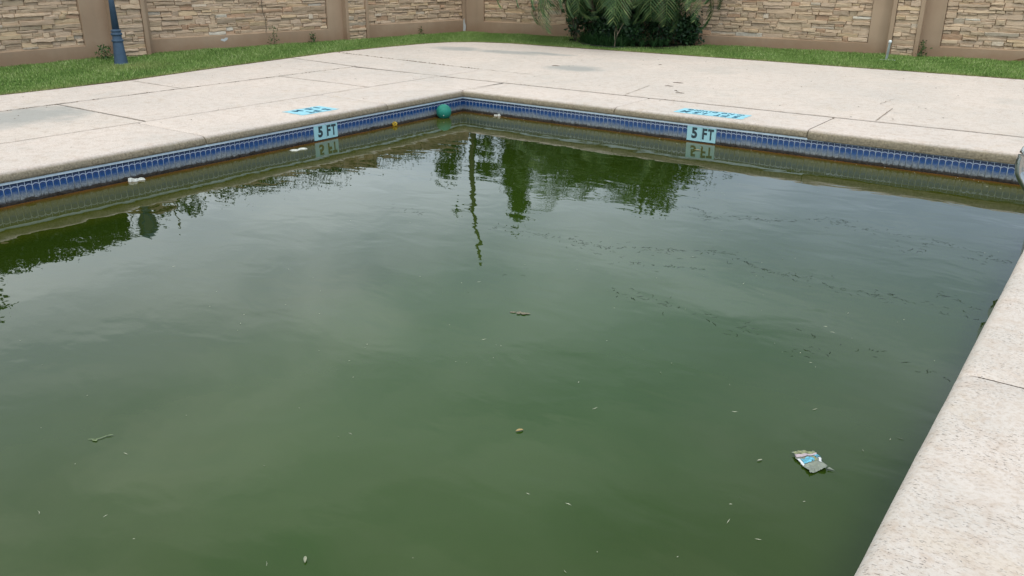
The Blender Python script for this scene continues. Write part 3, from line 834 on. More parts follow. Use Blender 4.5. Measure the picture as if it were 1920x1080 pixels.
# left wall: local x runs along +Y, so local -y faces +X
def LW(y): return (-6.62+(y-.13)*.1767, y)
wall_panel((-6.44, -5.2), (-6.615, -.42), HL, .2, .54, .27, 'leftmost stone wall panel, left of the pillar behind the blue post')
pillar((-6.44, -.56), (-6.40, -.02), HL+.1, .2, 'stone pillar directly behind the blue lamp post')
a_ = LW(-.35); wall_panel(a_, LW(3.80), HL, .51, .41, .29, 'long left stone wall panel with a climbing weed, right of the lamp post')
pillar((-5.865, 3.70), (-5.79, 4.22), HL+.1, .12, 'stone pillar midway along the left wall')
wall_panel(LW(3.84), LW(6.76), HL, .44, .10, .32, 'short stone wall panel ending at the garden corner')
# right wall: local x runs along +X, local -y faces -Y
def RW(x): return (x, 6.72+(x+5.45)*.0880)
wall_panel(RW(-5.43), RW(-1.52), HR, .44, .2, .30, 'stone wall panel between the garden corner and the palm bed')
pillar(RW(-1.50), RW(-.98), HR+.1, .12, 'stone pillar hidden behind the palm bed', hidden=True)
wall_panel(RW(-.96), RW(2.90), HR, .2, .30, .24, 'stone wall panel right of the palms with a white stone')
pillar((2.93, 7.33), (3.40, 7.375), HR+.1, .17, 'stone pillar behind the white pipe on the right')
wall_panel((3.38, 7.545), (8.2, 7.99), HR, .30, .2, .23, 'rightmost stone wall panel with a dark damp arch at its foot')

# small marks on the wall: bare patches and a dark damp arch
def patch(name, poly, mat, parent_loc, rz, label=None):
    b = MB(); b.prism(poly, 0, .002)
    return b
def flat_patch(name, p, rz, pts, mat, off, parent):
    """thin chip on a wall: pts in (along, z)"""
    b = MB(); n_ = len(pts)
    V = [(x, -off, z) for x, z in pts]+[(x, -off+.006, z) for x, z in pts]
    Fc = [tuple(range(n_))]+[(i, n_+i, n_+(i+1) % n_, (i+1) % n_) for i in range(n_)]
    b.add(V, Fc); return b.build(name, mat, parent)
walls = [o for o in C.objects if o.name.startswith('wall_panel')]
pB, pC, pE = walls[1], walls[2], walls[5]
flat_patch('bare_patch', None, 0, [(1.67, .215), (1.74, .19), (1.79, .215), (1.81, .25), (1.77, .255), (1.73, .235), (1.69, .24)], M_chip, .0025, pB)
flat_patch('bare_patch', None, 0, [(2.86, .1), (2.92, .1), (2.94, .2), (2.91, .27), (2.89, .36), (2.865, .3)], M_chip, .0025, pC)
M_damp = plain('damp_soil_stain', (.17, .095, .055), .95, .1, var=.15)
arch = [(1.30+.95*k/16, .055+.115*math.sin(math.pi*k/16)**.8) for k in range(17)]
flat_patch('damp_arch', None, 0, arch, M_damp, .0025, pE)

# ------------------------------------------------------------------ plants
def leaf_cloud(pts, size, mat, name, parent=None, up=.3, asp=.45):
    pts = np.asarray(pts); n_ = len(pts)
    d = rng.normal(size=(n_, 3)); d[:, 2] += up; d /= np.linalg.norm(d, axis=1)[:, None]
    q = rng.normal(size=(n_, 3)); s_ = np.cross(d, q); s_ /= np.linalg.norm(s_, axis=1)[:, None]
    L_ = size*rng.uniform(.6, 1.3, n_)[:, None]; w_ = L_*asp*.5
    A = pts; B = pts+d*L_*.5+s_*w_; Cc = pts+d*L_; Dd = pts+d*L_*.5-s_*w_
    return link(name, fast_mesh(name, np.stack([A, B, Cc, Dd], 1), 4, mat, rng.beta(2, 2.4, n_)), parent)

def frond_mesh(length=1.35, nl=42, leaf=.30, droop=1.35, seed=0, w=.017):
    r = random.Random(seed); V = []; Fc = []; rn = []; e_ = math.radians(62)
    pts = []; p = Vector((0, 0, 0)); ang = e_; n_ = 22
    for i in range(n_+1):
        pts.append((p.copy(), ang)); t = i/n_
        p = p+Vector((math.cos(ang), 0, math.sin(ang)))*(length/n_); ang -= droop*(.4+1.3*t)/n_*1.9
    # rachis
    for i in range(n_):
        (a, _), (b_, _) = pts[i], pts[i+1]; ww = .009*(1-.8*i/n_)
        k = len(V); V += [a+Vector((0, -ww, 0)), a+Vector((0, ww, 0)), b_+Vector((0, ww, 0)), b_+Vector((0, -ww, 0)), a+Vector((0, 0, ww)), b_+Vector((0, 0, ww))]
        Fc += [(k, k+1, k+2, k+3), (k, k+4, k+5, k+3), (k+1, k+2, k+5, k+4)]; rn += [.75]*3
    for i in range(nl):
        t = .12+.88*i/(nl-1); f = t*n_; j = min(int(f), n_-1); c = pts[j][0].lerp(pts[j+1][0], f-j); an = pts[j][1]
        tan = Vector((math.cos(an), 0, math.sin(an)))
        ll = leaf*(math.sin(math.pi*min(1, t*.85+.12)))**.6*r.uniform(.85, 1.1)
        for sg in (-1, 1):
            dirv = (tan*(.55+.5*t)+Vector((0, sg*1.0, 0))+Vector((0, 0, -.15))).normalized()
            a = c; m_ = c+dirv*ll*.5+Vector((0, 0, -ll*.03)); en = c+dirv*ll*.88+Vector((0, 0, -ll*(.14+.2*r.random())))
            side = dirv.cross(Vector((0, 0, 1))).normalized()*w*.5
            tw_ = Vector((0, 0, w*.25))
            k = len(V); V += [a-side*.5, a+side*.5, m_+side+tw_, m_-side-tw_, en]
            Fc += [(k, k+1, k+2, k+3), (k+3, k+2, k+4)]; v_ = min(1, max(0, r.gauss(.48, .27)))+(.25 if r.random() < .06 else 0); rn += [min(1, v_)]*2
    return mesh('frond', V, Fc, [M_palm], rnd=rn)
FR = [frond_mesh(1.5, 25, .40, 1.25, 1), frond_mesh(1.3, 22, .36, 1.5, 2), frond_mesh(1.65, 28, .42, 1.15, 3), frond_mesh(1.2, 20, .36, 1.7, 4)]
def palm(base, top, nfr, label, seed, smin=.85, rsc=1.0):
    r = random.Random(seed); e0 = empty('palm', base); tag(e0, label, 'palm', 'palms clustered in the planting bed')
    bv = Vector(base); tv = Vector(top)-bv
    b = MB(); P_ = [Vector((tv.x*(t**1.4), tv.y*(t**1.4), tv.z*t)) for t in [i/14 for i in range(15)]]
    rad = [.062+.010*(i % 2)-.0015*i for i in range(15)]
    b.tube(P_, rad, 10); b.build('trunk', M_bark, e0, smooth=False)
    for i in range(nfr):
        az = i*2.39996+r.uniform(-.2, .2); t = i/nfr
        o = link('frond', FR[r.randrange(4)], e0, tv+Vector((math.cos(az)*.04, math.sin(az)*.04, -.05*t)))
        tilt = math.radians(-32+100*t+r.uniform(-7, 7)); sc = r.uniform(smin, 1.12)*rsc
        o.rotation_euler = (r.uniform(-.15, .15), tilt, az); o.scale = (sc, sc, sc)
    return e0
palm((-1.95, 6.35, .05), (-2.0, 5.75, 1.38), 50, 'palm at the left of the bed, fronds drooping over the dark shrubs', 11)
palm((-1.35, 6.45, .05), (-1.3, 5.7, 1.42), 60, 'middle palm of the bed with broad fronds hanging straight down', 12)
palm((-.85, 6.7, .05), (-.62, 6.2, 1.42), 54, 'palm at the right of the bed, with a yellowing frond over the wall', 13)
palm((-2.1, 6.85, .05), (-2.75, 6.1, 1.75), 34, 'leaning palm whose frond tips hang in front of the bare wall', 14, .8, .95)

# planting bed
bed = MB(); ring = []
for k in range(40):
    a = 2*math.pi*k/40; ring.append((-1.28+1.12*math.cos(a), 6.72+1.12*math.sin(a)*(1.0 if math.sin(a) < 0 else .22)))
bed.prism(ring, .04, .085); 
bo = tag(bed.build('planting_bed', M_mulch), kind='structure')
b = MB(); arc = [ring[k % 40] for k in range(17, 34)]
b.tube([(x, y, .085) for x, y in arc], .022, 6); tag(b.build('bed_edging', M_edging), 'black plastic edging hose at the front of the palm bed', 'garden edging')

def shrub(c, rx, ry, h, n_, size, label, mat=M_shrub, seed=0, asp=.5):
    r = np.random.default_rng(seed); e0 = empty('shrub', (c[0], c[1], .06)); tag(e0, label, 'shrub', 'dark shrubs in the palm bed')
    cl = r.normal(size=(26, 3)); cl /= np.linalg.norm(cl, axis=1)[:, None]; cl *= r.uniform(.35, 1, 26)[:, None]
    cen = np.stack([cl[:, 0]*rx, cl[:, 1]*ry, (cl[:, 2]*.5+.5)*h], 1)
    k = r.integers(0, 26, n_); pts = cen[k]+r.normal(size=(n_, 3))*np.array([rx, ry, h*.6])*.20; pts[:, 2] = np.clip(pts[:, 2], .02, None)
    leaf_cloud(pts, size, mat, 'foliage', e0, .4, asp)
    b = MB()
    for i in range(6):
        q = Vector(cen[i*3]); b.tube([(q.x*.1, q.y*.1, 0), (q.x*.5, q.y*.5, q.z*.6), (q.x, q.y, q.z)], [.012, .009, .004], 5)
    b.build('stem', M_bark, e0); return e0
shrub((-2.0, 6.35), .30, .28, 1.0, 2600, .075, 'dark glossy shrub at the left end of the palm bed', seed=21)
shrub((-1.45, 6.55), .40, .25, .85, 2600, .07, 'dark shrub in the middle of the bed behind the palm fronds', seed=22)
shrub((-.80, 6.75), .42, .30, .95, 3000, .06, 'broad dark shrub right of the hanging palm fronds', seed=23)
shrub((-2.3, 6.1), .26, .22, 1.3, 1500, .085, 'tall loose dark shrub sticking out at the far left of the bed', seed=25)
shrub((-1.5, 6.1), .5, .2, .55, 2600, .07, 'low dense dark shrub filling the front of the palm bed', seed=26)
shrub((-.40, 7.0), .25, .18, .62, 1200, .07, 'small dark shrub at the right end of the bed against the wall', seed=24)

def tuft_mesh(seed, n_=90, L_=.34):
    r = random.Random(seed); V = []; Fc = []; rn = []
    for i in range(n_):
        az = r.uniform(0, 2*math.pi); e_ = r.uniform(.75, 1.45); ll = L_*r.uniform(.6, 1.1); w_ = .005
        d = Vector((math.cos(az), math.sin(az), 0)); s_ = Vector((-d.y, d.x, 0))*w_; p = d*r.uniform(0, .05); k = len(V)
        for j in range(4):
            t = j/3; an = e_-1.5*t*r.uniform(.8, 1.2)
            V += [p-s_*(1-t*.9), p+s_*(1-t*.9)]; p = p+(d*math.cos(an)+Vector((0, 0, math.sin(an))))*ll/3
        Fc += [(k+2*j, k+2*j+1, k+2*j+3, k+2*j+2) for j in range(3)]; v_ = r.betavariate(2, 2.5); rn += [v_]*3
    return mesh('strap_plant', V, Fc, [M_strap], rnd=rn)
TF = [tuft_mesh(1), tuft_mesh(2, 110, .3), tuft_mesh(3, 80, .4)]
tl = []
for k in range(30):
    a = math.pi*(1.0+.95*(k+.5)/30) if k < 18 else math.pi*(1.05+.9*(k-17.5)/12)
    rr = .90 if k < 18 else .62
    tl.append((-1.28+1.12*rr*math.cos(a)+random.uniform(-.03, .03), 6.72+1.12*rr*math.sin(a)+random.uniform(-.03, .03)))
for k, (x, y) in enumerate(tl):
    o = link('strap_leaf_plant', TF[k % 3], None, (x, y, .07)); s_ = random.uniform(.75, 1.1); o.scale = (s_, s_, s_); o.rotation_euler = (0, 0, random.uniform(0, 6))
    tag(o, 'low strap leaved plant in the row edging the palm bed', 'plant', 'strap leaved plants edging the palm bed')
# bare branching twig in the bed
b = MB()
b.tube([(0, 0, 0), (.01, 0, .12), (.05, .0, .24), (.14, .02, .42)], [.009, .008, .006, .003], 6)
b.tube([(.01, 0, .12), (-.01, 0, .26), (.02, 0, .36)], [.006, .005, .002], 5); b.tube([(.05, 0, .24), (.03, 0, .34)], [.005, .002], 5)
tag(b.build('bare_branch', plain('pale_bark', (.30, .24, .17), .9, .1), loc=(-1.18, 5.62, .07)), 'bare pale forked branch sticking up at the front of the palm bed', 'branch')

# weeds along the wall foot
def weed(c, h, n_, label, spread=.07, size=.05, off=(0, 0)):
    e0 = empty('weed', (c[0], c[1], .06)); tag(e0, label, 'weed', 'weeds along the foot of the wall')
    t = rng.uniform(0, 1, n_); sp = spread*(1-.6*t)
    pts = np.stack([rng.normal(size=n_)*sp+off[0]*t, rng.normal(size=n_)*sp+off[1]*t, t*h], 1)
    leaf_cloud(pts, size, M_weed, 'foliage', e0, .6, .35)
    b = MB(); b.tube([(0, 0, 0), (off[0]*.5, off[1]*.5, h*.5), (off[0], off[1], h*.98)], [.005, .004, .002], 5); b.build('stem', M_bark, e0)
weed((-6.28, -.86), .22, 200, 'bushy green weed between leftmost wall panel and pillar', .09)
weed((-6.08, 2.16), .34, 110, 'slim weed climbing the long left wall panel', .05, .04)
weed((-6.02, 3.0), .18, 70, 'small pale weed left of the middle pillar', .04)
weed((-5.62, 5.5), .16, 40, 'small weed left of the garden corner', .04)
weed((3.46, 7.42), .26, 90, 'weed in the nook right of the right hand pillar', .04)
# dead vine stem running up the left panel
b = MB(); P_ = []
for k in range(20): P_.append((-6.245+random.uniform(-.012, .012)*1, 2.12+.03*math.sin(k*.8)+random.uniform(-.01, .01), .3+k*.08))
b.tube(P_, .006, 5); tag(b.build('vine_stem', M_bark), 'thin dark vine stem clinging to the long left wall panel', 'vine')

# ------------------------------------------------------------------ lamp post
e0 = empty('lamp_post', (-5.62, -.99, .055)); tag(e0, 'blue grey lamp post with ringed flared base on the left lawn', 'lamp post')
b = MB(); z0 = .0
b.lathe([(.9*a_, z_) for a_, z_ in [(.112, 0), (.112, .02), (.106, .03), (.103, .035), (.086, .22), (.078, .335), (.088, .338), (.092, .35), (.088, .364), (.074, .37), (.070, .42), (.082, .426), (.088, .44), (.084, .455), (.070, .462), (.070, .475), (.080, .482), (.078, .495), (.066, .50), (.0555, .508)]], 28)
b.build('base', M_lamp, e0, smooth=False)
b = MB(); b.lathe([(.050, .505), (.034, 1.0), (.030, 1.60), (.045, 1.61), (.045, 1.64), (.03, 1.65), (.03, 1.70), (.075, 1.75), (.08, 1.77)], 22); b.build('pole', M_lamp, e0, smooth=True)
b = MB(); b.lathe([(.07, 1.771), (.125, 2.02), (.128, 2.04)], 6); b.build('lamp_glass', M_lampglass, e0)
b = MB(); b.lathe([(.15, 2.041), (.145, 2.06), (.06, 2.15), (.03, 2.17), (.035, 2.19), (.012, 2.23), (.004, 2.26)], 6); b.build('lamp_cap', M_lamp, e0)
b = MB()
for k in range(6):
    a = 2*math.pi*k/6; b.tube([(.073*math.cos(a), .073*math.sin(a), 1.77), (.13*math.cos(a), .13*math.sin(a), 2.042)], .007, 5)
b.build('lamp_frame', M_lamp, e0)
b = MB(); b.lathe([(.15, -.02), (.15, .012), (.13, .018)], 18); b.build('footing', plain('concrete_footing', (.4, .4, .38), .9, .2), e0)

# ------------------------------------------------------------------ white pipe marker
e0 = empty('pipe_stub', (3.12, 6.62, .06)); tag(e0, 'short white plastic pipe stub standing in the right lawn', 'pipe')
b = MB(); b.lathe([(.019, 0), (.019, .27), (.023, .272), (.024, .30), (.020, .312), (.009, .316)], 14); o = b.build('pipe', M_pvc, e0, smooth=True); o.rotation_euler = (0, .06, 0)
b = MB(); b.box((-.08, -.04, .018), (.15, -.030, .028)); b.build('base_strip', M_pvc, e0)

# ------------------------------------------------------------------ pool ladder near the far right corner
def grab_rail(y, label):
    e0 = empty('ladder_rail', (PW, y, ZT)); tag(e0, label, 'ladder rail', 'stainless ladder rails on the right coping')
    ax, az, r_ = .02, .315, .19     # arch centre relative to the base
    P_ = [Vector((.42, 0, 0)), Vector((.42, 0, .10)), Vector((.41, 0, .22)), Vector((.36, 0, .36)), Vector((.26, 0, .455)), Vector((.15, 0, .495)), Vector((ax, 0, az+r_))]
    for k in range(1, 9):
        a = math.pi/2+math.radians(118)*k/8; P_.append(Vector((ax+r_*math.cos(a), 0, az+r_*math.sin(a))))
    P_ += [Vector((-.05, 0, .09)), Vector((-.038, 0, .0)), Vector((-.036, 0, -.12)), Vector((-.036, 0, -.4)), Vector((-.036, 0, -1.0))]
    out_ = []
    for i in range(len(P_)-1):
        p0, p1, p2, p3 = P_[max(i-1, 0)], P_[i], P_[i+1], P_[min(i+2, len(P_)-1)]
        for k in range(4):
            t = k/4; out_.append(.5*((2*p1)+(p2-p0)*t+(2*p0-5*p1+4*p2-p3)*t*t+(3*p1-p0-3*p2+p3)*t**3))
    out_.append(P_[-1]); b = MB(); b.tube(out_, .024, 16); b.build('tube', M_steel, e0, smooth=True)
    b = MB(); b.lathe([(.055, 0.0015), (.05, .012), (.03, .02)], 16, c=(.42, 0)); b.build('flange', M_steel, e0, smooth=True)
grab_rail(-2.0, 'nearer stainless ladder rail curving out over the water at the right edge')
grab_rail(-1.55, 'farther stainless ladder rail beside it, seen mainly mirrored in the water')

# ------------------------------------------------------------------ floating things
def float_obj(b, name, mats, loc, label, cat, group=None, smooth=False, rz=0):
    o = b.build(name, mats, None, smooth, loc); o.rotation_euler = (0, 0, rz); return tag(o, label, cat, group)
# teal ball
me = bpy.data.meshes.new('ball'); import bmesh
bm = bmesh.new(); bmesh.ops.create_icosphere(bm, subdivisions=4, radius=.085)
for v in bm.verts: v.co *= 1+.006*mnoise.noise(v.co*30)
bm.to_mesh(me); bm.free(); me.materials.append(M_ball); me.polygons.foreach_set('use_smooth', [True]*len(me.polygons))
eb = empty('ball', (.112, -.475, ZW+.066)); tag(eb, 'teal rubber ball floating in the far corner of the pool', 'ball')
link('ball_skin', me, eb)
b = MB(); b.lathe([(.006, 0), (.006, .004), (.003, .006)], 8); o = b.build('valve_plug', M_foam, eb, loc=(.05, -.062, -.028)); o.rotation_euler = (math.radians(105), 0, math.radians(38))
# yellow toy ball
ey = empty('small_ball', (.03, -1.19, ZW+.018)); tag(ey, 'small yellow ball floating against the left tile band', 'ball')
bm = bmesh.new(); bmesh.ops.create_icosphere(bm, subdivisions=3, radius=.030)
me = bpy.data.meshes.new('ball_shell'); bm.to_mesh(me); bm.free(); me.materials.append(M_yellow); me.polygons.foreach_set('use_smooth', [True]*len(me.polygons)); link('ball_shell', me, ey)
b = MB()
for k in range(10):
    a = random.uniform(-2.2, .4); e_ = random.uniform(-.5, .9); r = .0305; c = Vector((r*math.cos(a)*math.cos(e_), r*math.sin(a)*math.cos(e_), r*math.sin(e_)))
    s_ = random.uniform(.004, .008); t1 = c.cross(Vector((0, 0, 1))).normalized()*s_; t2 = c.cross(t1).normalized()*s_
    b.add([c*1.01-t1, c*1.01-t2, c*1.01+t1, c*1.01+t2], [(0, 1, 2, 3)])
tag(b.build('algae_spots', M_dark, ey), kind='stuff')
# foam scraps
def foam(loc, L_, W_, H_, rz, seed, label):
    r = random.Random(seed); nx, ny = 12, 5; V = []; Fc = []
    for i in range(nx):
        for j in range(ny):
            u, v_ = i/(nx-1)*2-1, j/(ny-1)*2-1; ed = max(abs(u), abs(v_))
            x = u*L_/2*(1+.10*math.sin(j*2.1+seed)); y = v_*W_/2*(.5+.5*math.sin(i*.8+seed)**2+.25*r.random())+.012*math.sin(i*.9+seed)
            V.append((x+r.uniform(-.006, .006), y+r.uniform(-.004, .004), H_*r.choice([.6, .75, .9, 1.0])*(1-ed**8)*(.75+.25*math.sin(i*.5+seed))+.001))
    for i in range(nx-1):
        for j in range(ny-1): Fc.append((i*ny+j, (i+1)*ny+j, (i+1)*ny+j+1, i*ny+j+1))
    o = link('foam_scrap', mesh('foam_scrap', V, Fc, [M_foam]), None, loc); o.rotation_euler = (0, 0, rz)
    return tag(o, label, 'foam scrap', 'white foam scraps floating along the waterline')
foam((.05, -4.20, ZW), .125, .038, .030, math.radians(80), 1, 'bright white foam scrap at the left tile band, nearest the camera')
foam((.16, -2.62, ZW), .16, .05, .016, math.radians(78), 2, 'flat crumpled white scrap just left of the left depth marker')
foam((.525, .02-.03, ZW), .085, .03, .030, math.radians(4), 3, 'tiny white foam scrap at the far tile band near the ball')

# snack bag floating on the right
eb = empty('snack_bag', (5.755, -5.02, ZW+.003)); tag(eb, 'crumpled snack bag with pink and blue print floating at lower right', 'snack bag')
def bag_z(u, v_): return .006+.005*math.sin(u*5+v_*3)*math.cos(v_*6)+.003*mnoise.noise(Vector((u*9, v_*9, 0)))
c00, c10, c01, c11 = Vector((-.068, -.012)), Vector((-.008, .055)), Vector((.030, -.100)), Vector((.070, -.035))
def bagp(u, v_, dz=0):
    # outline corners measured from the photograph: u across the seal, v down the bag
    p = (1-u)*(1-v_)*c00+u*(1-v_)*c10+(1-u)*v_*c01+u*v_*c11
    return Vector((p.x+.003*math.sin(v_*17), p.y+.003*math.sin(u*15), bag_z(u, v_)+dz))
def bag_grid(u0, u1, v0, v1, nu, nv, mat, name, dz, parent=eb, rag=0):
    V = [bagp(u0+(u1-u0)*i/nu+(random.uniform(-rag, rag) if i in (0, nu) else 0), v0+(v1-v0)*j/nv+(random.uniform(-rag, rag) if j in (0, nv) else 0), dz) for i in range(nu+1) for j in range(nv+1)]
    Fc = [(i*(nv+1)+j, i*(nv+1)+j+1, (i+1)*(nv+1)+j+1, (i+1)*(nv+1)+j) for i in range(nu) for j in range(nv)]
    return link(name, mesh(name, V, Fc, [mat]), parent)
M_clear = plain('wet_silver_film', (.19, .21, .175), .3, .5, var=.35, scale=60)
M_pink = plain('pink_white_print', (.46, .38, .43), .5, .3, var=.15, scale=50)
M_blue = plain('blue_print', (.10, .34, .47), .5, .3, var=.6, scale=90)
M_olive = plain('olive_print', (.22, .24, .13), .5, .3, var=.5, scale=90)
M_white = plain('white_print', (.62, .64, .68), .5, .3, var=.2, scale=60)
bag_grid(0, 1, 0, 1, 16, 20, M_clear, 'film', 0, rag=.025)
bag_grid(.03, .97, .02, .14, 12, 3, M_olive, 'dark_band', .0015, rag=.02)
bag_grid(.02, .98, .15, .29, 12, 3, M_pink, 'pink_band', .002, rag=.01)
bag_grid(.08, .62, .36, .60, 9, 5, M_blue, 'blue_print', .002, rag=.03)
bag_grid(.80, 1.0, .30, .42, 4, 3, M_blue, 'blue_print', .002, rag=.03)
bag_grid(.62, .80, .36, .58, 4, 4, M_olive, 'olive_print', .002, rag=.03)
bag_grid(.86, .97, .44, .68, 3, 5, M_white, 'white_stripe', .0022, rag=.02)
bag_grid(.0, .08, .34, .66, 2, 6, M_white, 'white_stripe', .0022, rag=.01)
b = MB(); b.add([(.068, -.036, .004), (.092, -.028, .002), (.070, -.022, .005)], [(0, 1, 2)])
b.build('torn_corner', M_clear, eb)

# single leaves
def leaf(loc, L_, W_, rz, mat, label, name='fallen_leaf', cat='leaf', group='fallen leaves floating on the pool', curl=.006):
    V = []; n_ = 8
    for i in range(n_+1):
        t = i/n_; w_ = W_/2*math.sin(math.pi*t)**.7
        V += [((t-.5)*L_, -w_, .003+curl*(w_/W_)), ((t-.5)*L_, 0, .001), ((t-.5)*L_, w_, .003+curl*(w_/W_))]
    Fc = []
    for i in range(n_): Fc += [(3*i, 3*i+3, 3*i+4, 3*i+1), (3*i+1, 3*i+4, 3*i+5, 3*i+2)]
    o = link(name, mesh(name, V, Fc, [mat]), None, loc); o.rotation_euler = (0, 0, rz); return tag(o, label, cat, group)
zf = ZW+.0015
leaf((4.80, -5.49, zf), .032, .013, 1.0, M_leafbrown, 'small tan oval leaf floating in the open middle of the pool')
leaf((4.72, -6.47, zf), .032, .009, 2.4, M_debris, 'pale pointed leaf floating at the bottom edge of the picture')
leaf((3.17, -.36, zf), .06, .02, .2, M_leafbrown, 'narrow tan leaf floating just below the right depth marker')
leaf((5.61, -5.14, zf), .022, .006, 1.0, M_debris, 'tiny pale leaf floating just left of the snack bag', curl=.001)
# clump of wet leaves
ec = empty('leaf_clump', (4.13, -4.56, zf)); ec.scale = (.62, .62, .5); tag(ec, 'half sunk pinkish clump of wet leaves in the pool centre', 'leaf clump')
for k, (x, y, l_, r_) in enumerate([(-.055, -.02, .06, .6), (-.015, .0, .05, 1.5), (.02, .012, .07, .3), (.055, .022, .06, .5), (.035, -.004, .05, .1), (.0, -.02, .04, .9)]):
    V = []; n_ = 6
    for i in range(n_+1):
        t = i/n_; w_ = .016*math.sin(math.pi*t)**.7; V += [((t-.5)*l_, -w_, .001+.003*t), ((t-.5)*l_, w_*.8, .002)]
    o = link('leaf', mesh('leaf', V, [(2*i, 2*i+2, 2*i+3, 2*i+1) for i in range(n_)], [M_leafpink]), ec, (x, y, .001*k)); o.rotation_euler = (0, 0, r_)
# pale sprig lower left
b = MB()
def strip(b, pts, w, z=.002):
    V = []
    for i, p in enumerate(pts):
        a = Vector(pts[max(i-1, 0)]); c = Vector(pts[min(i+1, len(pts)-1)]); t = (c-a).normalized(); nn = Vector((-t.y, t.x)); ww = w*(1 if 0 < i < len(pts)-1 else .3)/2
        V += [(p[0]+nn.x*ww, p[1]+nn.y*ww, z), (p[0]-nn.x*ww, p[1]-nn.y*ww, z)]
    b.add(V, [(2*i, 2*i+1, 2*i+3, 2*i+2) for i in range(len(pts)-1)])
strip(b, [(-.05, -.028), (-.025, -.015), (0, -.008), (.02, .02), (.03, .05), (.045, .075)], .009)
strip(b, [(-.02, -.018), (-.005, -.018), (.012, -.015), (.02, -.024)], .022); strip(b, [(.035, .055), (.05, .07), (.065, .082)], .012, .003)
M_sprig = plain('pale_green_sprig', (.17, .22, .12), .8, .2)
float_obj(b, 'plant_sprig', M_sprig, (3.57, -6.48, zf), 'pale green broken sprig floating at lower left', 'sprig', rz=.25).scale = (.55, .55, 1)

# specks of pale debris all over the surface
rd = random.Random(5)
sp = [(3.11,-5.49),(3.75,-6.47),(3.85,-6.83),(4.04,-6.71),(4.22,-6.72),(4.64,-6.55),(4.3,-5.89),(4.28,-5.93),(4.77,-5.02),(4.29,-4.93),(4.18,-4.92),(3.84,-5.46),(3.97,-5.56),(3.69,-4.34),(3.73,-4.49),(5.2,-5.77),(5.06,-5.8),(5.63,-5.45),(5.65,-4.65),(5.43,-3.8),(5.48,-3.85),(5.3,-4.14),(5.43,-4.17),(5.5,-4.24),(5.4,-4.86),(4.94,-5.17),(5.47,-3.56),(5.72,-3.48),(5.01,-4.62),(5.77,-5.57),(5.82,-5.29),(5.98,-4.68),(5.95,-4.71),(5.87,-2.08),(4.88,-3.48),(4.33,-4.02),(4.91,-2.94),(2.11,-5.21),(2.68,-4.84),(5.89,-4.85),(2.8,-5.45),(3.03,-5.41),(5.01,-4.73),(5.37,-6.05),(5.66,-5.54),(.95,-2.2),(.7,-3.1),(1.4,-1.6)]
b = MB()
def sliver(b, x, y, L_, w_, z=.0015):
    a = rd.uniform(0, math.pi); t = Vector((math.cos(a), math.sin(a))); nn = Vector((-t.y, t.x)); k = rd.uniform(-.35, .35)
    p0 = Vector((x, y))-t*L_/2; p1 = Vector((x, y))+nn*L_*k*.4; p2 = Vector((x, y))+t*L_/2
    b.add([(*(p0), z), (*(p1-nn*w_), z), (*(p2), z), (*(p1+nn*w_), z+.001)], [(0, 1, 2, 3)])
for x, y in sp: sliver(b, x, y, rd.uniform(.008, .032), rd.uniform(.0006, .0013))
for _ in range(110): sliver(b, rd.uniform(2.2, 6.0), rd.uniform(-7.3, -1.0), rd.uniform(.003, .009), rd.uniform(.0007, .0014))
for _ in range(60): sliver(b, rd.uniform(.1, 6), -rd.uniform(.02, .25), rd.uniform(.01, .03), .003)
o = b.build('floating_specks', M_debris, None, loc=(0, 0, ZW+.001)); tag(o, 'scattered pale specks and slivers floating over the green water', 'debris', kind='stuff')

# dark drifting strings of film
paths = [
 [(3.81,-2.28),(3.95,-2.22),(4.09,-2.24),(4.2,-2.44),(4.29,-2.25),(4.41,-2.25),(4.67,-2.13),(4.8,-1.96),(4.95,-1.87),(5.03,-2.02),(5.19,-1.97),(5.34,-2.01),(5.53,-2.0),(5.69,-2.02),(5.89,-2.13),(6.01,-2.16)],
 [(3.1,-3.47),(3.25,-3.43),(3.46,-3.42),(3.64,-3.38),(3.83,-3.42),(4.01,-3.35),(4.12,-3.27),(4.3,-3.19),(4.46,-3.07),(4.65,-3.03),(4.82,-3.17),(4.98,-3.19),(5.15,-3.15),(5.29,-3.24),(5.45,-3.21),(5.64,-3.18),(5.77,-3.18),(5.87,-3.19),(6.01,-3.26)],
 [(4.29,-4.0),(4.46,-4.02),(4.61,-4.02),(4.79,-4.0),(4.97,-4.08),(5.11,-4.07),(5.22,-4.09)],
 [(5.35,-4.14),(5.53,-4.11),(5.59,-3.97),(5.7,-3.95),(5.83,-3.99),(5.91,-3.99),(6.01,-4.05)],
 [(3.72,-4.22),(3.74,-4.15),(3.85,-4.1)], [(2.16,-3.52),(2.35,-3.56),(2.51,-3.52)], [(5.28,-2.33),(5.45,-2.36),(5.51,-2.22),(5.56,-1.98)],
 [(5.76,-3.0),(5.87,-3.01),(5.98,-3.09)], [(3.63,-3.37),(3.88,-3.38),(4.19,-3.53),(4.41,-3.48),(4.63,-3.37)], [(5.32,-3.93),(5.42,-3.92)], [(5.76,-2.23),(5.91,-2.26),(5.98,-2.16)]]
b = MB()
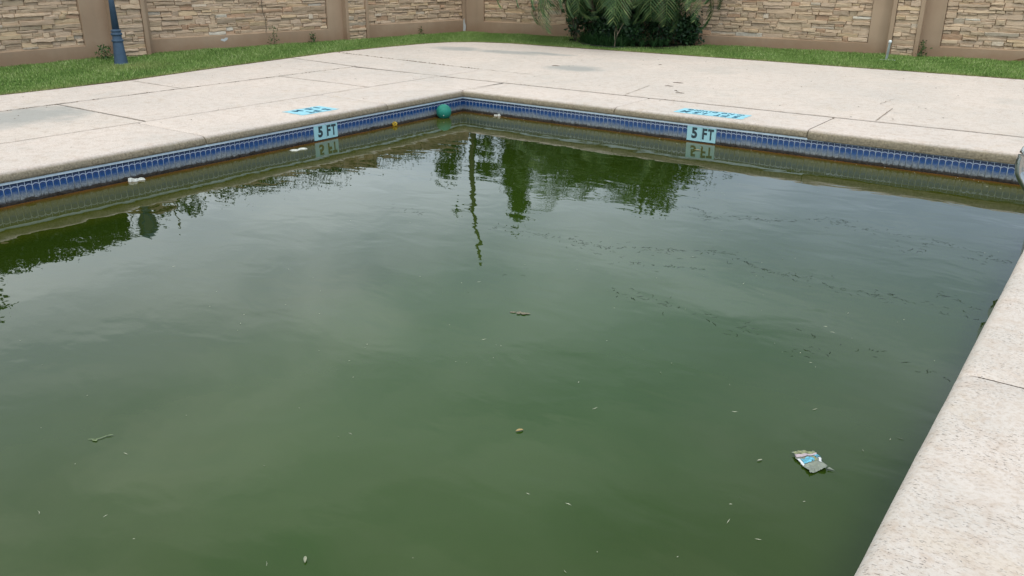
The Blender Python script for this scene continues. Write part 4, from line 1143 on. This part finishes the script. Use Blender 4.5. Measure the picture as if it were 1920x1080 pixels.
for pi_, pa in enumerate(paths):
    for (p, q) in zip(pa[:-1], pa[1:]):
        p = Vector(p); q = Vector(q); ln = (q-p).length
        dens = 90 if pi_ in (0, 1, 7) else 50
        for _ in range(max(2, int(ln*dens*rd.uniform(.3, 1.5)))):
            t = rd.random(); c = p.lerp(q, t)
            off_ = rd.gauss(0, .008) if rd.random() < .55 else rd.gauss(0, .06)
            d_ = (q-p).normalized(); nn = Vector((-d_.y, d_.x)); c = c+nn*off_
            a = math.atan2(d_.y, d_.x)+rd.gauss(0, .45); L_ = rd.uniform(.012, .05)
            pts = [c]; 
            for k in range(3): a += rd.uniform(-.9, .9); pts.append(pts[-1]+Vector((math.cos(a), math.sin(a)))*L_/3)
            strip(b, [tuple(x) for x in pts], rd.uniform(.0012, .0030), 0)
o = b.build('floating_film', M_dark, None, loc=(0, 0, ZW+.0012)); tag(o, 'thin dark broken strings of scum drifting on the right half of the water', 'scum', kind='stuff')

# twigs lying on the deck
tw = [((1.80,1.76),.10,.3,'thin dark twig on the far deck, nearest the saw cut'), ((1.76,2.09),.13,.15,'longer dark twig farthest from the pool among the far deck twigs'), ((2.05,1.44),.08,-.6,'short bent twig on the far deck close to the depth decal'), ((2.16,1.31),.10,.3,'forked twig on the far deck nearest the depth decal'), ((.68,3.72),.05,.4,'tiny dark leaf scrap on the far deck in front of the palm bed'), ((-.45,2.66),.11,.5,'pale curled twig on the deck beyond the pool corner')]
for k, ((x, y), l_, a, lab) in enumerate(tw):
    b = MB(); b.tube([(-l_/2, 0, .004), (-l_*.1, .010, .007), (l_*.15, -.006, .006), (l_/2, .008, .004)], [.003, .004, .004, .002], 5)
    if k % 2: b.tube([(0, 0, .006), (l_*.2, .03, .005)], [.003, .0015], 5)
    o = b.build('twig', M_twig, None, loc=(x, y, ZT)); o.rotation_euler = (0, 0, a); tag(o, lab, 'twig', 'twigs lying on the far deck')
b = MB()
for _ in range(90):
    x, y = rd.uniform(-3.5, 6), rd.uniform(.3, 5)
    if rd.random() < .35: x, y = rd.uniform(-3.6, -.1), rd.uniform(-5, 1)
    r = rd.uniform(.003, .008); b.add([(x-r*2, y, ZT+.002), (x, y-r, ZT+.003), (x+r*1.6, y, ZT+.002), (x, y+r, ZT+.006)], [(0, 1, 2, 3)])
tag(b.build('deck_crumbs', M_twig), 'tiny dark crumbs and leaf bits scattered on the pale deck', 'debris', kind='stuff')

# ------------------------------------------------------------------ beyond the walls (mirrored in the water)
def tree(name, base, h, clumps, n_, size, label, r0=.09, cat='tree', lean=(0, 0), trunk_to=1.0, group='trees beyond the garden wall'):
    e0 = empty(name, (base[0], base[1], 0)); tag(e0, label, cat, group)
    b = MB(); P_ = []; rad = []
    for i in range(13):
        t = i/12*trunk_to; P_.append((lean[0]*t+.05*math.sin(t*9+base[0]), lean[1]*t+.04*math.sin(t*7), h*t)); rad.append(r0*(1-.75*t))
    b.tube(P_, rad, 8); b.build('trunk', M_bark, e0, smooth=True)
    pts = []; b = MB()
    for (x, y, z, r, rz_) in clumps:
        m_ = int(n_*r*r*rz_/sum(c[3]*c[3]*c[4] for c in clumps))+20
        q = rng.normal(size=(m_, 3)); q /= np.linalg.norm(q, axis=1)[:, None]; q *= (rng.uniform(0, 1, m_)**.45)[:, None]*(1+.25*rng.normal(size=m_))[:, None]
        pts.append(q*np.array([r, r, rz_])+np.array([x, y, z]))
        zt_ = max(.1*h, min(h*.95, z-.5*rz_)); b.tube([(lean[0]*zt_/h, lean[1]*zt_/h, zt_), (x*.6+lean[0]*.4*zt_/h, y*.6, (z+zt_)/2), (x, y, z)], [r0*.35, r0*.22, r0*.08], 5)
    b.build('limbs', M_bark, e0)
    leaf_cloud(np.concatenate(pts), size, M_tree, 'crown', e0, .1, .5); return e0
# view azimuth is roughly toward (-.6,.8); side direction (.8,.6)
tree('slender_tree', (-6.9, 8.6), 5.7, [(-.40, -.28, 2.5, .36, .55), (-.5, -.35, 3.1, .30, .40), (.35, .25, 3.1, .38, .25), (.3, .2, 2.5, .3, .3), (-.3, -.2, 4.2, .12, .1)], 3000, .10, 'tall slender tree with a nearly bare leaning trunk beyond the corner', .12, lean=(.15, .05))
tree('column_tree', (-5.9, 9.2), 4.4, [(0, 0, 2.6, .4, 1.0), (.05, 0, 3.4, .28, .6), (.05, 0, 4.1, .24, .35)], 9000, .11, 'narrow column shaped tree just right of the slender tree')
tree('bushy_tree', (-4.6, 10.2), 3.6, [(0, 0, 2.3, .9, .9), (.7, .5, 2.6, .8, .8), (-.7, -.4, 2.4, .7, .8), (0, 0, 3.2, .35, .3)], 16000, .12, 'rounded bushy tree beyond the wall behind the palms')
tree('bushy_tree', (-3.3, 11.2), 4.3, [(0, 0, 2.5, .9, 1.1), (.8, .55, 2.5, .9, .8), (1.6, 1.1, 2.4, .7, .6), (-.8, -.5, 2.7, .7, .7), (.2, 0, 3.4, .55, .7), (.5, .4, 4.0, .18, .25)], 18000, .12, 'rightmost bushy tree beyond the wall behind the palms, with a spiky top')
tree('shade_tree', (7.6, 13.0), 6.0, [(-.9, -.4, 5.2, .75, .5), (-.2, 0, 5.6, 1.0, .8), (.8, .2, 5.2, 1.2, 1.0)], 9000, .14, 'broad shade tree beyond the rightmost wall panel')
tree('shade_tree', (-12.9, -1.9), 5.4, [(0, 0, 4.6, .9, .9), (.5, .9, 4.2, .5, .4), (.4, .8, 5.2, .5, .3), (-.3, -1, 4.5, 1, .9)], 5000, .14, 'feathery shade tree beyond the leftmost wall panel')
tree('open_tree', (-7.6, .7), 2.9, [(.1, .3, 2.5, .25, .22), (-.1, -.3, 2.45, .22, .3), (.3, .9, 2.35, .3, .12), (0, 0, 2.2, .5, .25)], 900, .09, 'small open branched tree looking over the long left wall panel', .05)
# clipped hedge behind the left wall
eh = empty('hedge', (-7.35, -4.0, 0)); tag(eh, 'dense clipped hedge standing behind the leftmost wall panel', 'hedge')
n_ = 26000; pts = np.stack([rng.uniform(-.38, .38, n_), rng.uniform(-4.5, 3.6, n_), rng.uniform(.6, 2.62, n_)], 1)
face = rng.integers(0, 3, n_); pts[face == 0, 0] = .38+rng.normal(size=(face == 0).sum())*.03; pts[face == 1, 2] = 2.62+rng.normal(size=(face == 1).sum())*.03
leaf_cloud(pts, .07, M_tree, 'foliage', eh, .2, .55)
b = MB(); b.box((-.3, -4.4, 0), (.3, 3.5, 2.5)); b.build('hedge_core', plain('hedge_shade', (.012, .028, .008), .95, .1), eh)
ev = empty('hedge', (-6.58, 4.0, 0), math.atan(-.1767)); tag(ev, 'low ragged hedge just topping the left wall towards the garden corner', 'hedge')
n_ = 34000; py_ = rng.uniform(-2.6, 2.8, n_); tops = np.array([2.04+.13*mnoise.noise(Vector((a*1.7, 3, 1)))+.07*mnoise.noise(Vector((a*6, 1, 5))) for a in py_])
leaf_cloud(np.stack([rng.uniform(-.2, .16, n_), py_, tops-np.abs(rng.normal(size=n_))*.20], 1), .05, M_tree, 'foliage', ev, .2, .55)
b = MB()
for k in range(12): b.tube([(0, -2.5+k*.45, 0), (.03, -2.45+k*.45, 1.0), (-.03, -2.5+k*.45, 1.85)], [.025, .02, .01], 5)
tag(b.build('stems', M_bark, ev), kind='stuff')
# low bushes behind the far part of the left wall
shr = [(-6.95, 2.2, 2.35, .40), (-6.6, 3.7, 2.35, .42), (-6.25, 5.4, 2.25, .5)]
for k, (x, y, h_, r_) in enumerate(shr):
    e0 = empty('bush', (x, y, 0)); tag(e0, ['bush behind the left wall, nearest the lamp post', 'taller bush behind the left wall by the middle pillar', 'bush behind the left wall, nearest the garden corner'][k], 'bush', 'bushes behind the left wall')
    n_ = 9000; q = rng.normal(size=(n_, 3))*np.array([r_*.45, r_*1.1, .16])+np.array([0, 0, h_-.38])
    leaf_cloud(q, .05, M_tree, 'foliage', e0, .2, .5)
    b = MB()
    for a in (-.15, .0, .15): b.tube([(a*.3, a, 0), (a*.5, a*1.5, 1.0), (a, a*2.5, h_-.4)], [.03, .025, .012], 6)
    b.build('stem', M_bark, e0)
print('objects', len(C.objects))
